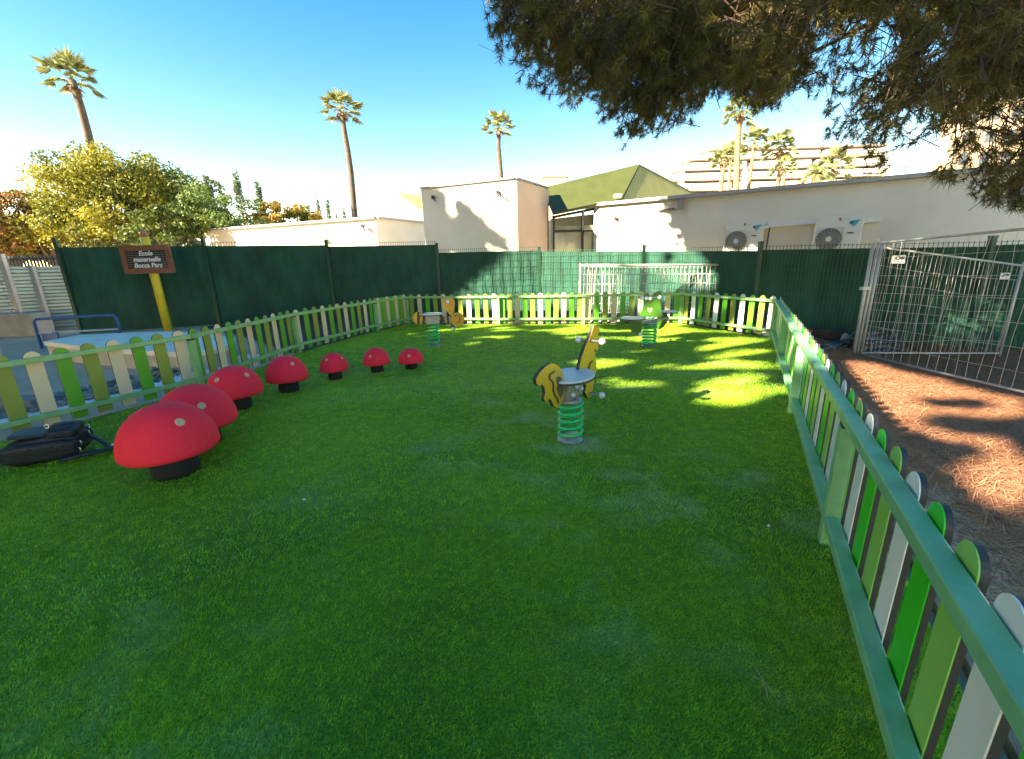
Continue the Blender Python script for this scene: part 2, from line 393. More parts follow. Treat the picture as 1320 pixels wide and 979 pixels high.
# thin skin on the side face, its peach shade tone painted in
n_ = Vector((c.y-b.y, -(c.x-b.x), 0)).normalized()
q0 = b+n_*.02+(c-b)*.01; q1 = c+n_*.02
MB().prism([(q0.x,q0.y,-.25),(q1.x,q1.y,-.25),(q1.x,q1.y,c.z-.06),(q0.x,q0.y,b.z-.06)], n_*.03).build('side_shade_skin', M_side_shade, bt)
mb = MB()
for px, py in ((559,255),(642,249)):
    p = on_plane(px, py, a, Vector((b.y-a.y, -(b.x-a.x), 0)).normalized())+Vector((-.02,-.06,0))
    mb.box(p, (.10,.10,.12)); mb.bar(p, p+Vector((.12,-.3,-.16)), .04, .04)
mb.build('lamp', M_core, bt)
# hall with folded green roof
bh = wall_thing('school_hall', 'school hall under a folded green metal roof with a tall glazed opening')
BL_ = at(712.5,276,17.0); TOP = at(824,214,18.6); FO = at(801,258,17.0); TL = on_plane(700,244,BL_,(FO-BL_).cross(TOP-BL_).normalized()); RB = at(907,257,21.0)
back1 = TL+Vector((1.,6,0)); back2 = RB+Vector((0,5,.2))
V = [TL, BL_, FO, TOP, RB, back1, back2, FO+Vector((.5,3.2,-.02))]
mb = MB(); mb.add(V, [(0,1,2,3),(0,3,5),(3,6,5),(3,4,6)])
def ribbed(name, col, rs=5.):
    M = mat(name, col, .5, .12, 2); nn = M.node_tree; b_ = nn.nodes["Principled BSDF"]
    wv = nn.nodes.new("ShaderNodeTexWave"); wv.inputs["Scale"].default_value = rs; wv.bands_direction = 'X'; wv.inputs["Distortion"].default_value = 0
    tc = nn.nodes.new("ShaderNodeTexCoord"); nn.links.new(tc.outputs["Object"], wv.inputs[0])
    bp = nn.nodes.new("ShaderNodeBump"); bp.inputs["Strength"].default_value = .2; bp.inputs["Distance"].default_value = .02
    nn.links.new(wv.outputs[1], bp.inputs["Height"]); nn.links.new(bp.outputs[0], b_.inputs["Normal"]); return M
ro = mb.build('roof', ribbed('green_ribbed_roof', (.058,.070,.016)), bh); so_ = ro.modifiers.new('thick', 'SOLIDIFY'); so_.thickness = .12
so_.offset = 0
MB().prism([TOP+Vector((0,-.02,-.03)), FO+Vector((.02,-.02,-.02)), RB+Vector((0,-.02,-.03))], (.02,.10,-.04)).build('soffit', ribbed('olive_soffit', (.27,.25,.06), 7.), bh)
# wall under roof, glazing
w0 = Vector((BL_.x+.02, 17.35, 0)); w1 = at(800,262,17.35)
plan_wall(MB(), [(w0.x,17.75),(w1.x+3.2,17.75),(w1.x+3.2,23),(w0.x,23)], -.3, [BL_.z-.1, w1.z+.0, w1.z, BL_.z]).build('wall', mat('interior_beige', (.48,.46,.36), .9, .1), bh)
mb = MB(); zt0 = BL_.z-.04; zt1 = FO.z-.04
def zt(xx): return zt0+(zt1-zt0)*(xx-w0.x)/(w1.x-w0.x)
fx = [at(x_,300,17.4).x for x_ in (713.5, 751, 766, 790)]
for i, xx in enumerate(fx): mb.box((xx, 17.42, (zt(xx)+.8)/2), (.09,.10,zt(xx)-.8))
mb.bar((w0.x,17.42,zt(w0.x)-.04),(w1.x,17.42,zt(w1.x)-.04), .1, .09)
zm = at(730,298,17.4).z; mb.box(((fx[0]+fx[2])/2,17.425,zm),(fx[2]-fx[0],.085,.08))
zm2 = at(730,310,17.4).z; mb.box(((fx[0]+fx[2])/2,17.5,zm2),(fx[2]-fx[0],.06,.05))
wf = mb.build('window', mat('dark_bronze_frame', (.035,.03,.025), .45, .1), bh)
MB().box(((fx[0]+fx[-1])/2,17.46,1.9),(fx[-1]-fx[0],.012,2.0)).build('pane', mat('window_glass', (.42,.41,.32), .06, .25, .7, spec=.8), wf)  # opaque pane, the pale beige reflection painted into its base colour
MB().box(at(795.5,262,17.2)-Vector((0,0,.35)), (.28,.3,1.3)).build('column', M_white_wall, bh)
mb = MB(); mb.box((fx[1],17.36,(zm+zt(fx[1]))/2),(.05,.06,zt(fx[1])-zm)); mb.box(((fx[1]+fx[2])/2,17.36,zm+.03),(fx[2]-fx[1],.06,.05)); mb.build('opened_sash', M_galv_light, wf)
# long right wing
br = wall_thing('school_long_wing', 'long low pale wing of the school with a sloping skyline at the right')
a = at(766,266,17.2); b = at(1330,216,11.6); a.z = at(766,266,17.2).z
dv = (b-a); dv.z = 0; dv.normalize(); nv = Vector((dv.y, -dv.x, 0))
if nv.y > 0: nv = -nv
b2 = b+dv*6; b2.z = b.z
plan_wall(MB(), [a, b, b2, b2-nv*6, a-nv*6], -.4, [a.z, b.z, b2.z, b2.z, a.z]).build('wall', mat('pale_render', (.62,.585,.49), .9, .05, 1.2, .25, 140), br)
coping(br, [a+nv*.0, b, b2], .30, .11)
WA, WD, WN = a.copy(), dv.copy(), nv.copy()
def onw(px, py, out=0.): return on_plane(px, py, WA+WN*out, WN)
mb = MB(); p = onw(878,264,.02); mb.box(p+nv*.10, (.14,.14,.30)); mb.bar(p+nv*.1+Vector((0,0,.12)), p+nv*.1+Vector((0,0,.28)), .05,.05)
mb.tube([onw(848,272,.06), onw(870,269,.06)], .035, 6); p = onw(793,281,.03); mb.box(p+nv*.06, (.1,.12,.08)); mb.bar(p+nv*.1,p+nv*.32+Vector((.05,0,-.14)),.03,.03)
mb.build('lamp', mat('lamp_grey', (.20,.20,.20), .5, .1, metal=.4), br)

# air conditioners on the long wing
M_ac = mat('ac_casing', (.60,.60,.56), .45, .05, 3); M_grille = mat('grille_grey', (.34,.34,.32), .5, .1)
M_logo = mat('logo_blue', (.03,.32,.42), .5, .05); M_logod = mat('logo_navy', (.01,.03,.08), .5, .05); M_red = mat('badge_red', (.28,.05,.04), .5, .05)
def ac(pl, pr, ybot, label):
    A = onw(*pl, .62); Bm = onw(*pr, .62); Wd = (Bm-A).dot(dv); h = A.z-onw(pl[0], ybot, .62).z+.35
    base = A.copy(); base.z = A.z-h
    t = thing('air_conditioner', label, 'air conditioner', base, math.atan2(dv.y, dv.x), 'air conditioning units on the school wall')
    MB().box((Wd/2,.26,h/2),(Wd,.50,h)).build('casing', M_ac, t, bevel=.02)
    fw_ = Wd*.62; fr = min(fw_*.46, h*.40); cx = fw_*.50; cz = h*.47
    mb = MB()
    for sx, sz, lx, lz in ((cx, cz+fr*1.06, fr*2.2, .03),(cx, cz-fr*1.06, fr*2.2, .03)): mb.box((sx,-.012,sz),(lx,.02,lz))
    for sx in (cx-fr*1.09, cx+fr*1.09): mb.box((sx,-.011,cz),(.03,.02,fr*2.12))
    mb.build('grille_frame', M_ac, t)
    mb = MB()
    D = [(cx+fr*cos(k*pi/16), .004, cz+fr*sin(k*pi/16)) for k in range(32)]; mb.prism(D, (0,-.008,0)); mb.build('fan_opening', mat('fan_dark', (.10,.10,.095), .6, .1), t)
    mb = MB()
    for k in range(1, 9):
        r_ = fr*k/8.3; mb.tube([(cx+r_*cos(q*pi/14), -.022, cz+r_*sin(q*pi/14)) for q in range(28)], .0075, 5, closed=True)
    for k in range(20):
        q = k*pi/10; mb.tube([(cx+fr*.2*cos(q), -.026, cz+fr*.2*sin(q)), (cx+fr*cos(q+.5), -.026, cz+fr*sin(q+.5))], .008, 5)
    mb.build('grille', M_grille, t)
    mb = MB(); mb.prism([(cx+fr*.23*cos(k*pi/10), -.03, cz+fr*.23*sin(k*pi/10)) for k in range(20)], (0,-.012,0)); mb.build('hub', M_ac, t)
    x0 = Wd*.70; z0 = h*.86
    mb = MB(); mb.prism([(x0,-.004,z0+.02),(x0+.26,-.004,z0+.05),(x0+.12,-.004,z0-.14)], (0,.0,-.0001) if 0 else (0,-.004,0)); mb.build('emblem', M_logo, t)
    mb = MB(); mb.prism([(x0+.01,-.012,z0-.03),(x0+.14,-.012,z0+.04),(x0+.06,-.012,z0-.06)], (0,-.003,0)); mb.build('emblem_arrow', M_logod, t)
    mb = MB(); mb.box((x0+.07,-.006,h*.60),(.14,.008,.035)); mb.build('name_plate', M_logod, t)
    mb = MB(); mb.box((Wd*.50,-.006,h*.93),(.05,.008,.07)); mb.build('badge', M_red, t)
    mb = MB()
    for x_ in (Wd*.18, Wd*.82): mb.box((x_,.30,-.05),(.06,.62,.06)); mb.box((x_,.60,-.28),(.05,.05,.5))
    mb.build('bracket', M_galv_light, t)
    return t
ac((936,288),(986,286),318,'smaller boxy air conditioner on the school wall, left of the white duct')
ac((1054,281),(1115,277.5),318,'larger boxy air conditioner on the school wall, right end of the white duct')
dt = thing('pipe_duct', 'white plastic pipe duct on the school wall between the two air conditioners', 'duct')
mb = MB(); p0 = onw(990,291,.08); p1 = onw(1062,285,.08); mb.bar(p0, p1, .14, .13); mb.build('trunking', mat('white_plastic', (.66,.64,.60), .5, .05), dt)
mb = MB(); pm = p0+Vector((0,0,0)); mb.tube([p0+dv*.02, p0-dv*.12-Vector((0,0,.06)), p0-dv*.16-Vector((0,0,.22))], .075, 10); mb.build('elbow', MATS['white_plastic'], dt)
mb = MB(); mb.tube([p0+Vector((0,0,-.06))+dv*.05, p0+Vector((0,0,-.8))+dv*.03], .02, 6); mb.build('pipe', M_core, dt)
d2 = thing('pipe_duct', 'short white duct stub on the school wall right of the larger air conditioner', 'duct')
MB().bar(onw(1108,285,.08), onw(1136,283,.08), .14, .15).build('trunking', MATS['white_plastic'], d2)
MB().tube([onw(1110,290,.1), onw(1107,305,.1)], .02, 6).build('pipe', M_core, d2)

# apartment block far away
ap = thing('apartment_building', 'distant cream apartment block with long stepped balconies behind the palms', 'building')
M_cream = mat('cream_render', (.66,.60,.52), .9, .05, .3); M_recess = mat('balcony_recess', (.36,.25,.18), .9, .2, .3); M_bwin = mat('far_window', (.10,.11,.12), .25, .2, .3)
YB = 85
xl = at(868,230,YB).x; xr = at(1131,230,YB).x; zb = 2.
def zz(py, px=1000): return at(px, py, YB).z
lv = [(905,196),(880,208),(868,221),(855,234),(845,247)]   # left x of each storey, top y
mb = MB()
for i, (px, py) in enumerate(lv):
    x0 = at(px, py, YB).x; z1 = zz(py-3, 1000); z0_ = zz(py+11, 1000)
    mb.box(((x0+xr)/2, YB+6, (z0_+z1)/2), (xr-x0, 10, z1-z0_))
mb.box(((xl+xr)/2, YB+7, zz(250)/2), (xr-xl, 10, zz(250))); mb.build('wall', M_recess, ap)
for i, (px, py) in enumerate(lv):
    x0 = at(px, py, YB).x; h_ = zz(py)-zz(py+6)
    for xa, xb in ((x0, x0+(xr-x0)*.30), (x0+(xr-x0)*.33, x0+(xr-x0)*.62), (x0+(xr-x0)*.65, xr)):
        MB().box(((xa+xb)/2, YB-.4, zz(py+5)), (xb-xa, 2.6, h_)).build('balcony', M_cream, ap)
    for k in range(9):
        xx = x0+(xr-x0)*(k+.5)/9
        MB().box((xx, YB+.98, zz(py-1)), (1.5, .1, h_*.9)).build('window', M_bwin, ap)
    MB().box(((x0+xr)/2, YB-.2, zz(py-3.2)), (xr-x0, 2.8, .22)).build('slab', M_cream, ap)
for k in (0.02,.32,.635,.99):
    MB().box((xl+(xr-xl)*k+.3, YB-.3, zz(250)/2+2), (.7,2.7,zz(205)-2)).build('pier', M_cream, ap)
MB().box((at(1080,190,YB).x, YB+6, zz(193)), (8,6,1.6)).build('rooftop_room', M_cream, ap)
ap2 = thing('apartment_building', 'tan tower block half hidden behind the pine branches at the far right', 'building')
p = at(1236,170,70); q_ = at(1345,150,70); zt_ = at(1236,128,70).z
MB().box(((p.x+q_.x)/2, 71.5, zt_/2), (q_.x-p.x, 3, zt_)).build('wall', mat('tan_render', (.56,.42,.28), .9, .08, .5), ap2)
for i in range(4):
    for j in range(6):
        MB().box((p.x+1.6+i*3.2, 69.96, zt_-2-j*3.0), (1.4,.12,1.5)).build('window', M_bwin, ap2)
sb = thing('rooftop_house', 'tiny cream rooftop block peeping between the white tower and the green roof', 'building')
MB().box((at(717,236,60).x, 62, at(717,236,60).z/2+.4), (3,3,at(717,236,60).z+.8)).build('wall', M_cream, sb)
MB().box((at(717,236,60).x, 62, at(717,236,60).z+.9), (3.4,3.4,.25)).build('roof', M_recess, sb)

# ================================================================== VEGETATION
M_bark = mat('palm_bark', (.095,.072,.052), .95, .35, 4, .8, 20)
M_bark_o = mat('palm_bark_orange', (.26,.15,.085), .95, .3, 4, .8, 20)
M_frond = mat('palm_frond', (.13,.165,.05), .55, .2, attr=True, col2=(.40,.42,.17), trans=.25)
M_fronddry = mat('dry_frond', (.26,.16,.08), .8, .25, attr=True, col2=(.40,.27,.14))
def palm(top, h, cr, tr, label, lean=0., nf=30, name='palm_tree', seed=0, bark=M_bark, group='palm trees', droop=1.0):
    r = np.random.default_rng(seed); t = thing(name, label, 'palm tree', (top.x+lean, top.y, top.z-h), 0, group)
    T = np.array([-lean, 0, h]); pts = [(-lean*(k/9)**1.0+.12*sin(k*.9+seed), 0, h*k/9) for k in range(9)]+[tuple(T)]
    MB().tube(pts, [tr*(1.45-.55*(k/9)+(.12 if k == 0 else 0)+.06*random.random()) for k in range(10)], 10).build('trunk', bark, t)
    Vs = []; Rn = []; Vd = []; Rd = []
    droop *= r.uniform(.65, 1.45); ewid = r.uniform(.85, 1.1)
    def fan(az, el, L, out, col):
        d = np.array([cos(az)*cos(el), sin(az)*cos(el), sin(el)]); p0 = T+np.array([0,0,r.uniform(-.25,.2)*cr*.4]); p1 = p0+d*L*.52
        sd_ = np.cross(d, [0,0,1.]); sd_ /= max(np.linalg.norm(sd_), .01); un = np.cross(sd_, d)
        wq = L*.018; out.append(np.array([p0-sd_*wq, p0+sd_*wq, p1])); col.append(.6)
        for a in np.linspace(-1.15, 1.15, 13):
            dd = d*cos(a)+sd_*sin(a); ln = L*.50*(1-.25*abs(a))*r.uniform(.85,1.1)
            dr = -droop*ln*(.18+.25*abs(a))*max(.3, cos(el)); mid = p1+dd*ln*.5+un*.02; tip = p1+dd*ln+np.array([0,0,dr])
            pr = np.cross(dd, un); ww = L*.026
            out.append(np.array([p1, mid-pr*ww, tip])); out.append(np.array([p1, tip, mid+pr*ww])); col += [r.uniform(0,1)]*2
    for k in range(nf):
        el = -.45+1.85*((k+.5)/nf)**.85; fan(k*2.399+r.uniform(-.4,.4), el*ewid+r.uniform(-.15,.15), cr*r.uniform(.78,1.12), Vs, Rn)
    for k in range(nf//3):
        fan(k*2.399, r.uniform(-1.35,-.7), cr*r.uniform(.35,.5), Vd, Rd)
    V = np.concatenate(Vs); npmesh('crown', V, np.arange(len(V)).reshape(-1,3), M_frond, t, np.array(Rn))
    V = np.concatenate(Vd); npmesh('dry_skirt', V, np.arange(len(V)).reshape(-1,3), M_fronddry, t, np.array(Rd))
    return t
def palm_px(px, py, Y, h, crpx, label, lean=0., **k):
    top = at(px, py, Y); return palm(top, h, crpx/FPX*Y, k.pop('tr', .33)*.6, label, lean, **k)
palm_px(93,104,36,top_h:=at(93,104,36).z, 33, 'leaning tall palm tree behind the yellow tree at the left', lean=.2, seed=1, tr=.42)
palm_px(440,143,44,at(440,143,44).z, 27, 'slim tall palm with a long bare trunk behind the low school wing', lean=.35, seed=2, tr=.38)
palm_px(643,166,48,at(643,166,48).z, 22, 'tall palm rising directly behind the white tower block', lean=.05, seed=3, tr=.36)
for i, (px, py, Y, cr, lab, ln, tr) in enumerate([
    (955,146,52,25,'tallest palm of the right cluster with its thick bare trunk', .55, .48),
    (934,206,56,22,'leftmost palm of the right cluster, bushy with orange trunk', .1, .42),
    (972,184,60,21,'slim palm just right of the tallest palm in the right cluster', .2, .34),
    (1006,192,57,23,'palm with slightly slanted trunk in the middle of the right cluster', .9, .38),
    (1011,218,50,17,'small dark green palm low in front of the slanted palm', .05, .36),
    (943,200,66,19,'thin palm partly behind the tallest palm of the right cluster', -.05, .36),
    (1075,216,55,25,'short full yellow green palm at the right end of the right cluster', .0, .44)]):
    palm_px(px, py, Y, at(px, py, Y).z, cr, lab, ln, seed=10+i, tr=tr, bark=M_bark_o, group='palms in front of the apartment block')
# feather palm, drooping
def feather(top, h, cr, label, seed):
    r = np.random.default_rng(seed); t = thing('date_palm', label, 'palm tree', (top.x, top.y, top.z-h), 0)
    MB().tube([(0,0,0),(.05,0,h*.5),(0,0,h)], [.5,.42,.45], 10).build('trunk', M_bark_o, t)
    Vs = []; Rn = []
    for k in range(40):
        az = k*2.399; el = r.uniform(.0,1.3); L = cr*r.uniform(.85,1.1); d = np.array([cos(az)*cos(el), sin(az)*cos(el), sin(el)]); P = []
        for s in np.linspace(0, 1, 14): P.append(np.array([0,0,h])+d*L*s+np.array([0,0,-.75*L*s*s*cos(el*.6)]))
        for s in range(1, 14):
            ax = unit(P[s]-P[s-1]); sd_ = unit(np.cross(ax, [0,0,1.]))
            for sg in (-1, 1):
                tip = P[s]+(sd_*sg*.55+ax*.4+np.array([0,0,-.25]))*cr*.28*(1-.5*abs(s/14-.4)); Vs.append(np.array([P[s-1], P[s], tip])); Rn.append(r.uniform())
    V = np.concatenate(Vs); npmesh('crown', V, np.arange(len(V)).reshape(-1,3), M_frond, t, np.array(Rn))
feather(at(1053,226,48), at(1053,226,48).z, 26/FPX*48, 'arching feather palm with drooping fronds left of the short full palm', 31)

# broadleaf trees at the left
def tree(name, label, C, rad, m, nclump, nleaf, L, Wd, trunk_z0=0., group=None, seed=0, clr=.30, bark=None, upper=.15):
    r = np.random.default_rng(seed); C = Vector(C); t = thing(name, label, 'tree', (C.x, C.y, trunk_z0), 0, group)
    hz = C.z-trunk_z0; rad = np.array(rad)
    d = unit(r.normal(size=(nclump,3))); rr = r.uniform(.35, 1, nclump)**.6
    cc = d*rr[:,None]*rad*np.array([1,1,1]); cc[:,2] = np.maximum(cc[:,2], -rad[2]*.75)
    sz = clr*rad.min()*r.uniform(.6,1.25,nclump)
    per = nleaf//nclump; Ls = []; rn = []
    for i in range(nclump):
        q = unit(r.normal(size=(per,3)))*(r.uniform(.2,1,per)**.5)[:,None]*sz[i]*np.array([1.15,1.15,.75])
        Ls.append(cc[i]+q); rn.append(np.clip(r.uniform(0,1)*.6+r.uniform(0,.4,per), 0, 1))
    P = np.concatenate(Ls)+np.array([0,0,hz]); n = len(P)
    V, F = leaves(P, r.uniform(.7,1.3,n)*L, r.uniform(.7,1.3,n)*Wd, up=upper)
    npmesh('crown', V, F, m, t, np.concatenate(rn))
    mb = MB(); mb.tube([(0,0,0),(.1,0,hz*.3),(0,.1,hz*.7),(0,0,hz*1.05)], [.26,.2,.15,.06], 8)
    for i in range(min(nclump, 14)):
        c = cc[i]+np.array([0,0,hz]); mb.tube([(0,0,hz*.35+hz*.02*i), tuple(c*.55+np.array([0,0,hz*.22])), tuple(c)], [.10,.06,.02], 5)
    mb.build('trunk', bark or mat('tree_bark', (.11,.09,.07), .95, .3, 4, .8, 20), t)
    return t
M_yel = mat('yellow_leaf', (.05,.09,.012), .6, .2, attr=True, col2=(.36,.33,.025), trans=.3)
M_yg = mat('yellow_green_leaf', (.035,.07,.012), .6, .2, attr=True, col2=(.20,.25,.035), trans=.3)
M_ora = mat('orange_leaf', (.10,.08,.02), .6, .2, attr=True, col2=(.36,.19,.05), trans=.3)
M_gold = mat('golden_leaf', (.17,.16,.025), .6, .2, attr=True, col2=(.60,.38,.05), trans=.35)
M_gre = mat('green_leaf', (.045,.085,.025), .6, .2, attr=True, col2=(.15,.23,.06), trans=.25)
M_gre2 = mat('light_green_leaf', (.035,.07,.015), .6, .2, attr=True, col2=(.17,.25,.05), trans=.3)
M_blu = mat('conifer_leaf', (.10,.14,.09), .65, .2, attr=True, col2=(.24,.31,.18), trans=.15)
tree('plane_tree', 'large round yellow tree behind the sign at the left', at(148,266,27), (3.7,3.0,3.1), M_yel, 150, 42000, .155, .105, seed=2)
tree('plane_tree', 'rusty orange tree cut by the left edge of the photo', at(2,296,26), (3.0,2.6,1.9), M_ora, 60, 11000, .18, .13, seed=3)
tree('plane_tree', 'yellow tree low between the orange tree and the large round yellow one', at(58,292,27), (2.4,2.2,2.0), M_yel, 50, 9000, .18, .13, seed=4)
tree('plane_tree', 'green and yellow tree just right of the large yellow one', at(222,262,30), (2.8,2.6,2.6), M_yg, 70, 11000, .19, .13, seed=5)
tree('shrub_tree', 'bright green bushy tree behind the sign and the low wing', at(222,303,23), (2.0,1.8,1.25), M_yg, 50, 8500, .18, .11, seed=6)
tree('shrub_tree', 'green shrubby tree rising over the left end of the low wing', at(282,284,27), (2.7,2.0,1.9), M_gre2, 60, 10000, .18, .10, seed=7)
tree('plane_tree', 'small golden orange tree top over the roof of the low wing', at(366,285,32), (2.4,2.0,1.2), M_gold, 40, 5000, .19, .14, seed=8)
tree('shrub_tree', 'low green bush top between the golden tree and the conifers', at(395,286,33), (1.9,1.6,.8), M_yg, 20, 1600, .26, .2, seed=9)
def spire(px, py, Y, wpx, label, seed, m=M_blu, name='conifer_tree', base=2.):
    r = np.random.default_rng(seed); T = at(px, py, Y); h = T.z; wr = wpx/FPX*Y; t = thing(name, label, 'tree', (T.x, T.y, 0), 0, 'slender trees beyond the low wing')
    n = 900; z = r.uniform(.2, 1, n)**.8; lay = np.round(z*16)/16; a = r.uniform(0, 2*pi, n); rr = wr*(1.05-z)**.45*np.sqrt(r.uniform(0,1,n))
    P = np.stack([rr*np.cos(a), rr*np.sin(a), h*(lay+.02*r.normal(size=n))], 1)
    V, F = leaves(P, r.uniform(.18,.4,n), .14, dirs=unit(np.stack([np.cos(a), np.sin(a), .5*r.normal(size=n)+.3], 1))); npmesh('crown', V, F, m, t, r.uniform(0,1,n))
    MB().tube([(0,0,0),(0,0,h*.9)], [.16,.03], 6).build('trunk', MATS['tree_bark'], t)
spire(304,228,36,9,'tallest slender grey green tree above the green shrubby tree',1); spire(332,239,38,8,'second slender grey green tree right of the tallest one',2)
spire(285,248,37,9,'slender tree leaning out of the top of the green shrubby tree',3); spire(266,232,38,10,'slender tree between the yellow green tree and the shrubby tree',4)
spire(409,259,60,5,'first narrow conifer of the pair beside the golden tree',5); spire(422,259,60,5,'second narrow conifer of the pair beside the golden tree',6)
spire(397,266,60,5,'small narrow conifer left of the conifer pair',7); spire(443,270,62,4,'narrow conifer standing alone nearest the slim palm',8)
spire(434,278,62,4,'smallest conifer tip low between the pair and the slim palm',9)
spire(45,251,50,7,'distant grey conifer tip above the orange tree at the left',10)

# ---- the overhanging pine
pt = thing('pine_tree', 'big overhanging pine with drooping dark needle branches across the top right', 'tree', (9.2, 1.6, -.25))
PO = np.array([9.2, 1.6, -.25])
M_pb = mat('pine_bark', (.06,.038,.026), .95, .35, 6, .9, 25)
OUTL = [(604,-160),(626,0),(618,32),(645,78),(664,104),(708,128),(738,133),(758,150),(790,178),(812,181),(832,164),(876,168),(898,148),(905,128),(934,125),(968,152),(1000,142),(1030,112),(1044,100),
 (1036,132),(1056,160),(1080,192),(1108,216),(1140,212),(1166,190),(1176,172),(1200,172),(1222,166),(1216,190),(1188,204),(1212,232),(1252,240),(1280,262),(1330,264),(1460,250),(1460,-160)]
holes = [([(1110,28),(1150,26),(1160,60),(1140,84),(1112,72)], .06), ([(1190,30),(1225,34),(1222,84),(1196,82)], .10), ([(1030,20),(1105,20),(1110,95),(1050,100)], .35),
 ([(1225,135),(1330,118),(1330,215),(1255,228),(1222,190)], .6), ([(1140,150),(1200,140),(1215,170),(1150,200)], .35), ([(1045,95),(1130,90),(1140,210),(1070,190)], .55)]
def pine():
    N = 60000; outline = [(x_, y_+(0 if 880 < x_ < 1050 else 12) if y_ > 0 else y_) for x_, y_ in OUTL]
    P = np.stack([rng.uniform(-1.6, 12, N), rng.uniform(2.6, 10.5, N), rng.uniform(1.6, 9.2, N)], 1)
    px, py = project(P); 
    cen = np.array([5.5, 5.5, 6.5]); out = unit(P-cen); L = .30
    D = unit(out*.75+np.array([0,0,-.55])+rng.normal(size=(N,3))*.6)
    qx, qy = project(P+D*(L+.12)); mx_, my_ = project(P+D*L*.5+np.array([0,0,-.12]))
    inf = inpoly(px, py, outline) & inpoly(qx, qy, outline) & inpoly(mx_, my_, outline); vis = (py > 0) & (px < 1330)
    el = ((P[:,0]-5.2)/6.4)**2+((P[:,1]-6.2)/4.4)**2+((P[:,2]-6.3)/3.3)**2
    low = (P[:,2] < 4.2) & (P[:,0] > 2.2) & (P[:,1] < 7.5) & (P[:,1] > 3.8)
    keep = inf & ((el < 1) | low)
    pr = np.full(N, .9)
    for poly, q in holes: pr = np.where(inpoly(px, py, poly), np.minimum(pr, q), pr)
    dn = .5+.9*snoise(P[:,0]*1.0+P[:,2]*.7, P[:,1]+P[:,2]*.6, 2.2, 9)
    pr = pr*np.clip(dn+.45, .12, 1)
    pr = np.where(py < -5, pr*.55, pr)          # above the frame: thinner
    keep &= rng.uniform(0,1,N) < pr
    P = P[keep]; D = D[keep]
    ix = rng.permutation(len(P))[:900]; P0, D0 = P[ix], D[ix]; kc = 16
    P = np.repeat(P0, kc, 0)+rng.normal(size=(len(P0)*kc,3))*np.array([.17,.17,.13]); D = unit(np.repeat(D0, kc, 0)*.9+np.array([0,0,-.15])+rng.normal(size=(len(P),3))*.55)
    px, py = project(P); qx, qy = project(P+D*.36); k = inpoly(px, py, outline) & inpoly(qx, qy-6, outline)
    for poly, q in holes:
        for ax, ay in ((px,py),(qx,qy)): k &= ~(inpoly(ax, ay, poly) & (rng.uniform(0,1,len(P)) > q))
    P = P[k]; D = D[k]
    ix = rng.permutation(len(P))[:11000]; P = P[ix]; D = D[ix]
    n = len(P); print('pine tufts', n)
    K = 58
    s = rng.uniform(.45, 1, (n,K)); base = P[:,None]+D[:,None]*(s*L)[...,None]
    perp = unit(np.cross(D[:,None], rng.normal(size=(n,K,3))))
    nd = unit(D[:,None]*rng.uniform(.3,1.5,(n,K))[...,None]+perp)
    ln = rng.uniform(.065,.135,(n,K))[...,None]; sd_ = unit(np.cross(nd, rng.normal(size=(n,K,3))))*.0042
    V = np.stack([base-sd_, base+sd_, base+nd*ln], 2).reshape(-1,3)-PO
    tint = np.clip(rng.uniform(0,1,n)[:,None]*.55+rng.uniform(0,.45,(n,K)), 0, 1).ravel()
    npmesh('needles', V, np.arange(len(V)).reshape(-1,3), mat('pine_needle', (.026,.025,.008), .55, .2, attr=True, col2=(.19,.165,.032), trans=.3), pt, tint)
    # upper crown, above the picture: it shades the long wing
    wl = [uv(onw(x_, y_)) for x_, y_ in ((866,262),(880,250),(1340,205),(1340,330),(890,330),(872,300))]
    M_ = 60000; z = rng.uniform(6.2, 15, M_); u0 = np.array(wl); U = rng.uniform(u0[:,0].min()-.5, u0[:,0].max()+.5, M_); W_ = rng.uniform(u0[:,1].min()-.5, u0[:,1].max()+.5, M_)
    Q = np.stack([U+SH.x*z/TANE, W_+SH.y*z/TANE, z], 1); qx, qy = project(Q)
    k = inpoly(U+.15*rng.normal(size=M_), W_+.15*rng.normal(size=M_), wl) & (Q[:,1] > 2) & (Q[:,1] < 15.5) & (Q[:,0] > -6) & (Q[:,0] < 14) & ((qy < -25) | (qx > 1350))
    Q = Q[k][:14000]; print('upper pine', len(Q)); Vu, Fu = leaves(Q-PO, rng.uniform(.3,.5,len(Q)), rng.uniform(.12,.22,len(Q)))
    npmesh('upper_needles', Vu, Fu, MATS['pine_needle'], pt, rng.uniform(0,1,len(Q)))
    # twigs carrying the tufts
    Vt = np.stack([P-D*.35+rng.normal(size=(n,3))*.03, P-D*.1+.008, P+D*L*.9], 1)
    a = unit(np.cross(D, rng.normal(size=(n,3))))*.007
    V = np.stack([Vt[:,0]-a, Vt[:,0]+a, Vt[:,2]+a*.4, Vt[:,2]-a*.4], 1).reshape(-1,3)-PO
    npmesh('twigs', V, np.arange(4*n).reshape(-1,4), M_pb, pt)
    mb = MB(); T = PO
    mb.tube([(0,0,-.1),(-.1,.1,2),(-.4,.4,4.6),(-.7,.8,7.4),(-1.2,1.4,9.4)], [.42,.36,.30,.22,.06], 12)
    mb.build('trunk', M_pb, pt)
    mb = MB(); r = random.Random(4)
    limbs = [((0.2,8.2,6.6),7.6,4.6),((2.2,8.6,5.2),6.4,4.2),((3.4,6.2,5.9),7.2,4.8),((4.6,8.4,4.6),5.4,3.8),((6.0,7.2,4.2),4.8,3.4),((6.6,5.0,3.3),4.2,2.8),((7.6,6.2,4.4),5.0,3.4),((5.4,5.4,4.8),5.6,4.4)]
    tips = []
